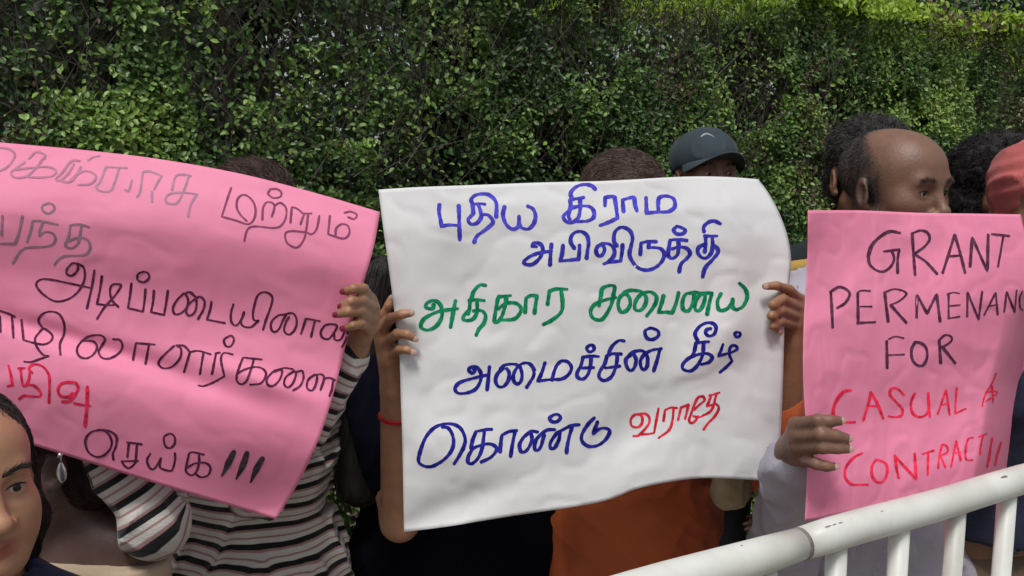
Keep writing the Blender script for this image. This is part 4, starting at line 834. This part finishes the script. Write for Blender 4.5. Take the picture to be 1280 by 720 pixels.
man = person('balding man with cropped dark hair and a lavender shirt looking right over his sign', 1115, 238, 1.42, 29, 14, S_dark, cloth('lavender_shirt', (.43, .405, .465), (.36, .34, .39)), cloth('grey_trousers', (.05, .05, .06)), hs=.90,
    vs=.0030, arms={'L': dict(hand=H4, elbow=at(978, 690, 1.43))}, tilt=3, lid=.0046, fold=.011, seed=11, shade=bald_shade, gaze=np.array([.55, -.83, -.06]), wide=1.03, topvs=.006, shoulder=.150, dback=.05, dx=.01)
nails(H4, man['root'], M_nail)
def m_fringe(P):
    q = man['X'](P); return np.clip(bald_shade(q), 0, 1) ** 1.5 * (q[:, 2] > -.045) * (np.abs(np.abs(q[:, 0]) - .083) > .007)
hb_ = Body(); head_prims(hb_, man['Hc'], man['M'], man['hs'], ear=False)
hairs('hair', hb_, man['root'], HG, 22000, m_fringe, .006, lambda P: np.array([0, 0, -1.0]) + man['M'] @ np.array([0, .7, 0]) + P * 0, width=.00045, seed=3, seg=2, lift=.55, jitter=.5)
def lashes(p, lid=.0055):  # lashes as a dark line, the upper lid's shadow put into it
    for e in (-1, 1):
        q = MB(); pts = []
        for k in range(9):
            u_ = k / 8; x = .0185 + .026 * u_; z = -.0015 + lid * math.sin(math.pi * (.08 + .84 * u_)) ** .8 * 1.02
            c = p['Hc'] + p['M'] @ (np.array([e * x, -.10, z]) * p['hs']); g = p['M'] @ np.array([0, 1.0, 0])
            for _ in range(6): c = c + g * float(p['b'].value(c[None])[0]) * .8
            pts.append(c - g * .0006)
        q.tube(pts, [.0003, .0006, .0008, .0009, .0010, .0010, .0009, .0007, .0004], n=6); q.build('eyelashes', HK, p['root'], smooth=True)
def brow_mask(p, w0=.012, w1=.046, z0=.0195, hw=.0034):
    def f(P):
        q = p['X'](P); a = np.abs(q[:, 0]); zc = z0 + .004 * np.sin((a - w0) / (w1 - w0) * 3.0); return ((a > w0) & (a < w1) & (np.abs(q[:, 2] - zc) < hw - .05 * np.clip(a - .035, 0, 1)) & (q[:, 1] < -.05)) * 1.0
    return f
def brows(p, m, n=900, **k):
    hb_ = Body(); head_prims(hb_, p['Hc'], p['M'], p['hs'], ear=False); c = p['Hc'] + p['M'] @ (np.array([0, -.085, .02]) * p['hs'])
    hairs('eyebrows', hb_, p['root'], m, n, brow_mask(p, **k), .0085, lambda P: np.sign(p['X'](P)[:, :1]) * (p['M'] @ np.array([1.0, 0, 0]))[None] + np.array([0, 0, .25]), width=.0005, seed=5, seg=2, lift=.25, bounds=(c - .06, c + .06), jitter=.3)
brows(man, HG, 260); lashes(man, .0046)
cb = man['J']      # collar and placket of the shirt
q = Body(); c0_ = cb(0, -.005, .848)
for k in range(18):
    a0, a1 = [math.pi * 2 * (k + j) / 18 for j in (0, 1)]
    pt = lambda a: c0_ + np.array([math.cos(a) * .066, math.sin(a) * .060 , .012 * math.sin(a)])
    q.rc(pt(a0), pt(a1), .0075, .0075, k=.004); q.rc(pt(a0) + np.array([0, 0, .02]), pt(a1) + np.array([0, 0, .02]), .006, .006, k=.012)
link('collar', q.mesh('collar', .004), cloth('lavender_collar', (.52, .47, .55)), man['root'])

# 2 ---- the person behind him with dark curly hair
per2 = person('dark curly-haired person behind the balding man, dark jacket with a yellow shoulder stripe', 1088, 222, 1.78, 0, 0, S_mid, cloth('charcoal_jacket', (.022, .026, .030), (.03, .036, .04)), cloth('dark_trousers', (.03, .03, .035)), hs=1.0, vs=.005, seed=21, topvs=.010, fold=.005)
sh = scalp(per2, [('e', (0, .018, .058), (.083, .102, .078)), ('e', (0, .05, .0), (.078, .066, .07))], cuts=())
sh.el(per2['Hc'] + per2['M'] @ np.array([0, -.085, -.022]), [.075, .062, .080], per2['M'], op='sub')
link('hair', sh.mesh('hair', .005, disp=lambda P: .014 * (vnoise(P, 45, 3) - .5) + .008 * (vnoise(P, 110, 4) - .5), amp=.014), HK, per2['root'])
hairs('curls', sh, per2['root'], HG, 6000, lambda P: np.ones(len(P)), .020, lambda P: np.array([0, 0, .2]) + P * 0, curl=1.1, width=.0008, seed=6, seg=5, lift=.5, jitter=1.0)
J = per2['J']; q = Body(); S = per2['A']['L'][0]
q.rc(S + np.array([-.03, -.045, .012]), J(-.05, -.075, .825), .020, .020, k=.01); q2 = q
link('shoulder_stripe', q.mesh('shoulder_stripe', .005), cloth('mustard_cloth', (.48, .30, .08)), per2['root'])

# 3 ---- the person in the cap
cap = person('person in a dark navy baseball cap, eyes just above the white sign', 881, 221, 2.05, 12, 0, S_dark, cloth('dark_shirt', (.04, .045, .06)), cloth('black_trousers', (.02, .02, .024)), hs=.91, vs=.0045, seed=31, topvs=.010, lid=.0040, gaze=np.array([.3, -1, -.05]), tilt=-5)
brows(cap, HK, 160)
M_cap = cloth('navy_cap_cloth', (.034, .050, .062), (.046, .064, .076), rough=.75, bump=.35, bscale=600)
Hc, M = cap['Hc'], cap['M']; X = lambda x, y, z: Hc + M @ (np.array([x, y, z]) * .91)
q = Body(); q.el(X(0, .012, .052), [.0820, .0995, .0765], M); q.el(X(0, .012, .047), [.0765, .094, .071], M, op='sub', k=.002); q.cut(X(0, 0, .024), M @ np.array([0, -.10, -1.0]), k=.003)
link('crown', q.mesh('crown', .0035, disp=lambda P: -.004 * (1 - np.abs(2 * vnoise(P * np.array([1, 1, .5]), 24, 4) - 1)) ** 4 + .0012 * np.abs(np.sin(np.arctan2(*(((P - Hc) @ M)[..., :2].transpose(*([2, 0, 1] if P.ndim == 3 else [P.ndim - 1] + list(range(P.ndim - 1))))) ) * 3)) * -1, amp=.006), M_cap, cap['root'])
V = []; F = []; nu_, nv_ = 26, 9
for j in range(nv_):
    for i in range(nu_):
        a = -1.25 + 2.50 * i / (nu_ - 1); t_ = j / (nv_ - 1); r0x, r0y = .084, .104; ex = .072 * math.cos(a * 1.18) ** .55 if abs(a * 1.18) < 1.57 else 0
        x = math.sin(a) * (r0x + .004 * t_); y = .012 - math.cos(a) * r0y - t_ * ex; z = .039 + .010 * t_ - .046 * math.sin(a) ** 2 * (.04 + .96 * t_)
        V.append(X(x, y, z))
V += [v - M @ np.array([0, 0, .0035]) for v in V]; n_ = nu_ * nv_
for j in range(nv_ - 1):
    for i in range(nu_ - 1):
        o = j * nu_ + i; F.append((o, o + 1, o + nu_ + 1, o + nu_)); F.append((o + n_, o + nu_ + n_, o + nu_ + 1 + n_, o + 1 + n_))
for i in range(nu_ - 1): o = (nv_ - 1) * nu_ + i; F.append((o, o + 1, o + 1 + n_, o + n_))
for j in range(nv_ - 1):
    for i_ in (0, nu_ - 1): o = j * nu_ + i_; F.append((o, o + nu_, o + nu_ + n_, o + n_))
q = MB(); q.add(V, F); q.build('brim', M_cap, cap['root'], smooth=True)
q = MB(); q.tube([X(.0, .012, .133), X(0, .012, .139)], [.008, .005], n=10); q.build('button', M_cap, cap['root'], smooth=True)
# pale embroidered mark on the front of the cap
q = MB(); pts = []
for k in range(9):
    u_ = k / 8; a = -.62 + .50 * u_; el_ = .58 + .22 * math.sin(u_ * 2.6) - .12 * u_; cx_ = math.sin(a) * math.cos(el_); cy_ = -math.cos(a) * math.cos(el_); cz_ = math.sin(el_)
    pts.append(X(0, .012, .052) + M @ (np.array([cx_ * .0825, cy_ * .1000, cz_ * .0770])))
q.tube(pts, [.001, .0028, .0038, .0042, .0038, .0030, .0022, .0016, .0008], n=6); q.build('embroidered_mark', cloth('pale_thread', (.34, .38, .42)), cap['root'], smooth=True)

# 4 ---- the brown-haired person in orange, right side of the white placard
H3 = dict(wrist=at(988, 428, 1.345), r=.0081, fingers=[
    F_((1000, 375, 1.325), (986, 362, 1.292), (971, 357, 1.272), (957, 358, 1.268)),
    F_((1000, 386, 1.325), (978, 374, 1.278), (966, 381, 1.262), (972, 391, 1.272)),
    F_((998, 397, 1.325), (976, 388, 1.276), (964, 395, 1.262), (971, 404, 1.272)),
    F_((994, 407, 1.325), (976, 402, 1.278), (966, 408, 1.266), (973, 414, 1.275))],
    thumb=F_((992, 398, 1.335), (976, 388, 1.325), (962, 382, 1.320)))
H_rel = None
orange = person('brown-haired person in a rust orange tunic holding the right edge of the white sign', 778, 274, 1.60, -6, 4, S_brown, cloth('rust_orange_cloth', (.47, .11, .036), (.37, .078, .028), bump=.15), cloth('dark_leggings', (.03, .02, .02)), hs=.98, fem=True, vs=.0036,
    arms={'R': dict(hand=H3, elbow=at(976, 590, 1.42), shoulder=at(930, 420, 1.52))}, fold=.008, tilt=30, seed=41, sleeve={'L': 'long', 'R': 'three'}, hem=.30, topvs=.006, top_name='tunic', wide=1.12, dx=.035, dback=.0)
nails(H3, orange['root'], M_nail)
sh = scalp(orange, [('e', (0, .022, .050), (.087, .104, .080)), ('e', (0, .060, -.02), (.075, .060, .085)), ('e', (0, .105, .01), (.036, .036, .036))])
sh.el(orange['Hc'] + orange['M'] @ np.array([0, -.092, -.030]), [.070, .062, .082], orange['M'], op='sub')
link('hair', sh.mesh('hair', .0045, disp=lambda P: .003 * (vnoise(P * np.array([1, .3, .3]), 150, 3) - .5), amp=.004), HB, orange['root'])
hairs('strands', sh, orange['root'], HB, 5200, lambda P: np.ones(len(P)), .085, lambda P: np.array([-.9, .25, -.1]) + 1.1 * (vnoise(P, 22, 3)[:, None] - .5) * np.array([0, 1, .6]), width=.0006, seed=8, seg=7, lift=.12, jitter=.32)

# 5 ---- the dark-dressed person, left side of the white placard
H2 = dict(wrist=at(492, 487, 1.30), r=.0081, fingers=[
    F_((474, 408, 1.275), (481, 392, 1.262), (486, 382, 1.256), (489, 373, 1.256)),
    F_((476, 414, 1.270), (489, 398, 1.236), (502, 393, 1.216), (514, 391, 1.214)),
    F_((482, 428, 1.270), (497, 417, 1.226), (509, 418, 1.212), (518, 423, 1.216)),
    F_((489, 445, 1.270), (499, 437, 1.228), (508, 437, 1.214), (516, 440, 1.216))],
    thumb=F_((486, 452, 1.275), (506, 430, 1.268), (524, 416, 1.262)))
navy = person('person in black clothes with long black hair holding the left edge of the white sign', 548, 330, 1.56, 12, 0, S_light, cloth('navy_black_cloth', (.004, .004, .008), (.005, .005, .011), sheen=0), cloth('black_skirt', (.012, .012, .016)), hs=.96, fem=True, vs=.0036, skirt=True,
    arms={'L': dict(hand=H2, elbow=at(500, 652, 1.40), shoulder=at(462, 470, 1.50))}, fold=.006, seed=51, sleeve={'L': 'short', 'R': 'long'}, hem=.36, topvs=.007, top_name='tunic', wide=1.25, dback=.0)
nails(H2, navy['root'], M_nail)
sh = scalp(navy, [('e', (0, .022, .048), (.086, .104, .080)), ('e', (0, .065, -.06), (.085, .060, .13)), ('w', at(478, 345, 1.53), at(447, 470, 1.52), .040, .050), ('w', at(450, 470, 1.52), at(450, 600, 1.54), .055, .045)])
sh.el(navy['Hc'] + navy['M'] @ np.array([0, -.092, -.030]), [.068, .062, .082], navy['M'], op='sub')
link('hair', sh.mesh('hair', .006, disp=lambda P: .004 * (vnoise(P * np.array([1, 1, .15]), 90, 3) - .5), amp=.004), HK, navy['root'])
hairs('strands', sh, navy['root'], HK, 2600, lambda P: (P[:, 0] < navy['Hc'][0]) * 1.0, .13, lambda P: np.array([-.15, 0, -1.0]) + P * 0, width=.0009, seed=9, seg=7, lift=.05, jitter=.15)
M_thr = mat('red_thread', (.55, .012, .02), (.42, .01, .015), rough=.7, nscale=80)
fa = at(492, 487, 1.30); fb = at(500, 652, 1.40); ax = (fb - fa) / np.linalg.norm(fb - fa); a1 = np.cross(ax, [0, 1, 0]); a1 /= np.linalg.norm(a1); a2 = np.cross(ax, a1)
for off, rr2 in ((.046, .0022), (.050, .0018)):
    c = fa + ax * off; rad = (.0245 + (.037 - .0245) * off / np.linalg.norm(fb - fa)) * navy['s'] + .0015; q = MB()
    q.tube([c + rad * (math.cos(th) * a1 + math.sin(th) * a2) + ax * .002 * math.sin(th * 2) for th in np.linspace(0, 2 * math.pi, 33)], rr2, n=6, cap=False)
    q.build('thread_bracelet', M_thr, navy['root'], smooth=True)

# 6 ---- the striped person with the left placard
H1 = dict(wrist=at(442, 436, 1.19), r=.0079, fingers=[
    F_((462, 374, 1.165), (454, 361, 1.120), (442, 361, 1.100), (431, 364, 1.102)),
    F_((466, 386, 1.165), (452, 376, 1.116), (439, 377, 1.096), (428, 382, 1.100)),
    F_((465, 400, 1.165), (450, 390, 1.112), (435, 390, 1.094), (422, 393, 1.098)),
    F_((461, 413, 1.165), (451, 405, 1.114), (441, 407, 1.098), (431, 410, 1.102))],
    thumb=F_((456, 408, 1.175), (438, 396, 1.150), (424, 388, 1.142)))
Wl = at(60, 470, 1.13); 
H1b = relaxed_hand(Wl, np.array([-.3, -.2, 1.0]), np.array([.2, 1, 0]), -1)
M_str = bpy.data.materials.new('striped_knit'); M_str.use_nodes = True; N = M_str.node_tree.nodes; L = M_str.node_tree.links; p = N['Principled BSDF']; p.inputs['Roughness'].default_value = .9; p.inputs['Specular IOR Level'].default_value = .2; p.inputs['Sheen Weight'].default_value = .2
a = N.new('ShaderNodeAttribute'); a.attribute_name = 'stripe'; m1 = N.new('ShaderNodeMath'); m1.operation = 'MULTIPLY'; m1.inputs[1].default_value = 1 / .0335; m2 = N.new('ShaderNodeMath'); m2.operation = 'FRACT'
cr = N.new('ShaderNodeValToRGB'); cr.color_ramp.interpolation = 'LINEAR'; e = cr.color_ramp.elements; e[0].position = 0; e[0].color = (.010, .010, .012, 1); e[1].position = 1; e[1].color = (.010, .010, .012, 1)
for pos, c in ((.25, (.010, .010, .012)), (.28, (.60, .58, .53)), (.48, (.60, .57, .52)), (.52, (.36, .20, .19)), (.575, (.36, .20, .19)), (.61, (.60, .56, .52)), (.84, (.60, .57, .53)), (.88, (.38, .22, .21)), (.965, (.38, .22, .21))):
    x = e.new(pos); x.color = (*c, 1)
L.new(a.outputs['Fac'], m1.inputs[0]); L.new(m1.outputs[0], m2.inputs[0]); L.new(m2.outputs[0], cr.inputs['Fac']); L.new(cr.outputs['Color'], p.inputs['Base Color'])
nb_ = N.new('ShaderNodeTexNoise'); nb_.inputs['Scale'].default_value = 420; co = N.new('ShaderNodeTexCoord'); L.new(co.outputs['Object'], nb_.inputs['Vector']); b_ = N.new('ShaderNodeBump'); b_.inputs['Strength'].default_value = .3; b_.inputs['Distance'].default_value = .006; L.new(nb_.outputs['Fac'], b_.inputs['Height']); L.new(b_.outputs[0], p.inputs['Normal'])
strp = person('person in a black, cream and pink striped top holding the large pink sign', 314, 291, 1.42, 0, -4, S_brown, M_str, cloth('dark_blue_jeans', (.02, .03, .07)), hs=.95, fem=True, vs=.0036,
    arms={'R': dict(hand=H1, elbow=at(320, 612, 1.29), shoulder=at(345, 470, 1.42)), 'L': dict(hand=H1b, elbow=at(193, 652, 1.17), shoulder=at(185, 480, 1.36))}, tilt=22, fold=.0095, seed=61, stripes=True, topvs=.0045, wide=1.15, hem=.50, top_name='striped_top', dx=-.03)
nails(H1, strp['root'], M_nailr)
sh = scalp(strp, [('e', (0, .022, .048), (.084, .104, .082)), ('e', (0, .07, -.05), (.075, .055, .11))])
sh.el(strp['Hc'] + strp['M'] @ np.array([0, -.092, -.030]), [.068, .062, .082], strp['M'], op='sub')
HB2 = hair_mat('dark_brown_hair', (.035, .020, .016), (.075, .045, .038))
link('hair', sh.mesh('hair', .006), HB2, strp['root'])
hairs('strands', sh, strp['root'], HB2, 3000, lambda P: (P[:, 2] > strp['Hc'][2] - .02) * 1.0, .07, lambda P: np.array([-.8, .3, -.1]) + 1.1 * (vnoise(P, 22, 5)[:, None] - .5) * np.array([0, 1, .6]), width=.0006, seed=10, seg=7, lift=.12, jitter=.35)

HGm = hair_mat('girl_hair', (.012, .009, .009), (.042, .030, .027))
# 7 ---- the girl at the left edge
girl = person('girl with long dark wavy hair at the bottom left corner, looking right', -51, 604, .88, 55, 14, S_girl, cloth('dark_blue_cloth', (.012, .022, .06)), cloth('dark_skirt', (.02, .02, .03)), hs=.84, fem=True, vs=.0025, seed=71, skirt=True, topvs=.008, wide=.72, drop=.035, lid=.0058,
    gaze=np.array([.86, -.50, .02]), tilt=-2, roll=-3)
brows(girl, HGm, 320, z0=.022, hw=.0021)
G = girl; lashes(girl, .0058)
sh = scalp(G, [('e', (0, .022, .046), (.083, .104, .082)), ('e', (0, .050, -.03), (.074, .058, .10)), ('c', (.074, .012, .03), (.078, .012, -.08), .014, .018), ('c', (.078, .012, -.08), (.072, .01, -.125), .018, .010), ('c', (-.080, -.010, .03), (-.09, -.015, -.16), .018, .026), ('c', (.05, .03, .0), (.06, .04, -.09), .03, .022)])
sh.el(G['Hc'] + G['M'] @ np.array([0, -.100, -.030]) * .93, np.array([.069, .070, .090]) * .93, G['M'], op='sub', k=.006)
link('hair', sh.mesh('hair', .004, disp=lambda P: .013 * (vnoise(P * np.array([1, 1, .45]), 55, 3) - .5) + .003 * (vnoise(P * np.array([1, 1, .2]), 220, 5) - .5), amp=.006), HGm, G['root'])
hairs('strands', sh, G['root'], HGm, 7500, lambda P: (P[:, 1] < G['Hc'][1] + .07) * 1.0, .085, lambda P: np.array([.12, 0, -1.0]) + 1.6 * (vnoise(P, 30, 7)[:, None] - .5) * np.array([1, .4, 0]), width=.00045, seed=12, seg=7, lift=.20, jitter=.32)

# 8 ---- the one behind her with the drop earring
ear_ = person('person with reddish black hair and a silver drop earring, below the large pink sign', 62, 566, 1.16, -62, -8, S_mauve, cloth('cream_blouse', (.58, .46, .32), (.50, .39, .27)), cloth('brown_skirt', (.06, .035, .03)), hs=.92, fem=True, vs=.0036, seed=81, skirt=True, topvs=.007, fold=.003, topcut=at(80, 740, 1.08))
G = ear_
sh = scalp(G, [('e', (0, .024, .046), (.083, .104, .080)), ('e', (0, .060, -.025), (.074, .060, .070))])
sh.el(G['Hc'] + G['M'] @ (np.array([0, -.10, -.02]) * .92), np.array([.085, .098, .09]) * .92, G['M'], op='sub', k=.006)
link('hair', sh.mesh('hair', .0045, disp=lambda P: .003 * (vnoise(P * np.array([1, 1, .2]), 200, 5) - .5), amp=.004), HR, G['root'])
hairs('strands', sh, G['root'], HR, 2600, lambda P: np.ones(len(P)), .06, lambda P: np.array([.4, .1, -1.0]) + P * 0, width=.0006, seed=13, seg=7, lift=.08, jitter=.2)
ec = at(77, 590, 1.050); q = MB(); nn_ = 9
prof = [(0, .014), (.0030, .011), (.0060, .004), (.0072, -.003), (.0058, -.009), (.0025, -.0135), (0.0003, -.015)]
V = [ec + np.array([r_ * math.cos(2 * math.pi * k / 12), r_ * .45 * math.sin(2 * math.pi * k / 12), z]) for r_, z in prof for k in range(12)]
q.add(V, [(i * 12 + k, i * 12 + (k + 1) % 12, (i + 1) * 12 + (k + 1) % 12, (i + 1) * 12 + k) for i in range(len(prof) - 1) for k in range(12)])
M_sil = mat('silver', (.55, .54, .56), rough=.28); M_sil.node_tree.nodes['Principled BSDF'].inputs['Metallic'].default_value = .9
eo = q.build('earring', M_sil, G['root'], smooth=True)
q = MB(); q.tube([ec + np.array([0, .006, .024]), ec + np.array([0, 0, .018]), ec + np.array([0, 0, .013])], .0009, n=6); q.tube([ec + np.array([.0, -.002, .020]), ec + np.array([0, -.001, .026])], [.003, .0022], n=8); q.build('earring_hook', M_sil, G['root'], smooth=True)

# 9 ---- thick black curls at the right
F9 = person('person with thick black curly hair between the balding man and the coral headscarf', 1250, 243, 1.78, 0, 0, S_dark, cloth('dark_navy_shirt', (.015, .018, .04)), cloth('khaki_trousers', (.13, .10, .065)), hs=1.0, vs=.005, seed=91, topvs=.010)
sh = scalp(F9, [('e', (0, .02, .052), (.098, .112, .085)), ('e', (-.01, .030, -.02), (.094, .095, .095))])
sh.el(F9['Hc'] + F9['M'] @ np.array([0, -.102, -.030]), [.070, .062, .082], F9['M'], op='sub')
link('hair', sh.mesh('hair', .005, disp=lambda P: .016 * (vnoise(P, 42, 3) - .5) + .010 * (vnoise(P, 105, 4) - .5), amp=.016), HK, F9['root'])
hairs('curls', sh, F9['root'], HK, 8000, lambda P: np.ones(len(P)), .020, lambda P: np.array([0, 0, .2]) + P * 0, curl=1.2, width=.0008, seed=16, seg=5, lift=.5, jitter=1.0)

# 10 ---- the coral headscarf at the right edge
G = person('person in a coral red headscarf and dark navy clothes at the right edge', 1306, 262, 1.50, -20, 0, S_mid, cloth('midnight_cloth', (.014, .016, .032), (.018, .021, .045)), cloth('tan_trousers', (.17, .125, .08), (.12, .09, .06)), hs=1.0, fem=True, vs=.0045, seed=95, wide=1.2, hem=.545, topvs=.008, fold=.007)
sh = scalp(G, [('e', (0, .014, .046), (.094, .113, .090)), ('e', (0, .03, -.06), (.090, .088, .10)), ('c', (0, .01, -.12), (0, .02, -.20), .075, .105)])
sh.el(G['Hc'] + G['M'] @ np.array([0, -.092, -.022]), [.062, .075, .072], G['M'], op='sub', k=.008)
link('headscarf', sh.mesh('headscarf', .0045, disp=lambda P: .0035 * np.sin((P @ np.array([1.0, .4, 1.6])) * 110 + 9 * vnoise(P, 12, 3)) * vnoise(P, 9, 6) - .007 * (1 - np.abs(2 * vnoise(P * np.array([1, 1, .6]), 26, 8) - 1)) ** 3, amp=.010), cloth('coral_cloth', (.58, .15, .145), (.47, .11, .105), bump=.3), G['root'])

# ---- the crinkled cloth bag by the orange tunic
bagc = at(948, 612, 1.50); bag = empty('cloth_bag', (bagc[0], bagc[1], bagc[2] - .12), 'cream crinkled cloth bag between the orange tunic and the lavender shirt', 'bag')
q = Body(); q.el(bagc + np.array([-.040, .02, -.01]), [.034, .02, .036], _rot(roll=.6), k=.02); q.el(bagc + np.array([-.055, .02, -.01]), [.03, .02, .030], k=.02); q.rc(bagc + np.array([0, .02, .05]), bagc + np.array([-.05, .02, .02]), .02, .025, k=.02)
link('pouch', q.mesh('pouch', .004, disp=lambda P: .006 * (vnoise(P, 60, 3) - .5) + .003 * (vnoise(P, 130, 4) - .5), amp=.005), cloth('cream_cloth', (.50, .42, .27), (.36, .29, .18), nscale=30), bag)
q = MB(); q.tube([bagc + np.array([-.06, .03, .03]), bagc + np.array([-.05, .05, .16]), bagc + np.array([-.02, .06, .30])], .006, n=8); q.build('strap', cloth('cream_strap', (.42, .35, .22)), bag, smooth=True)
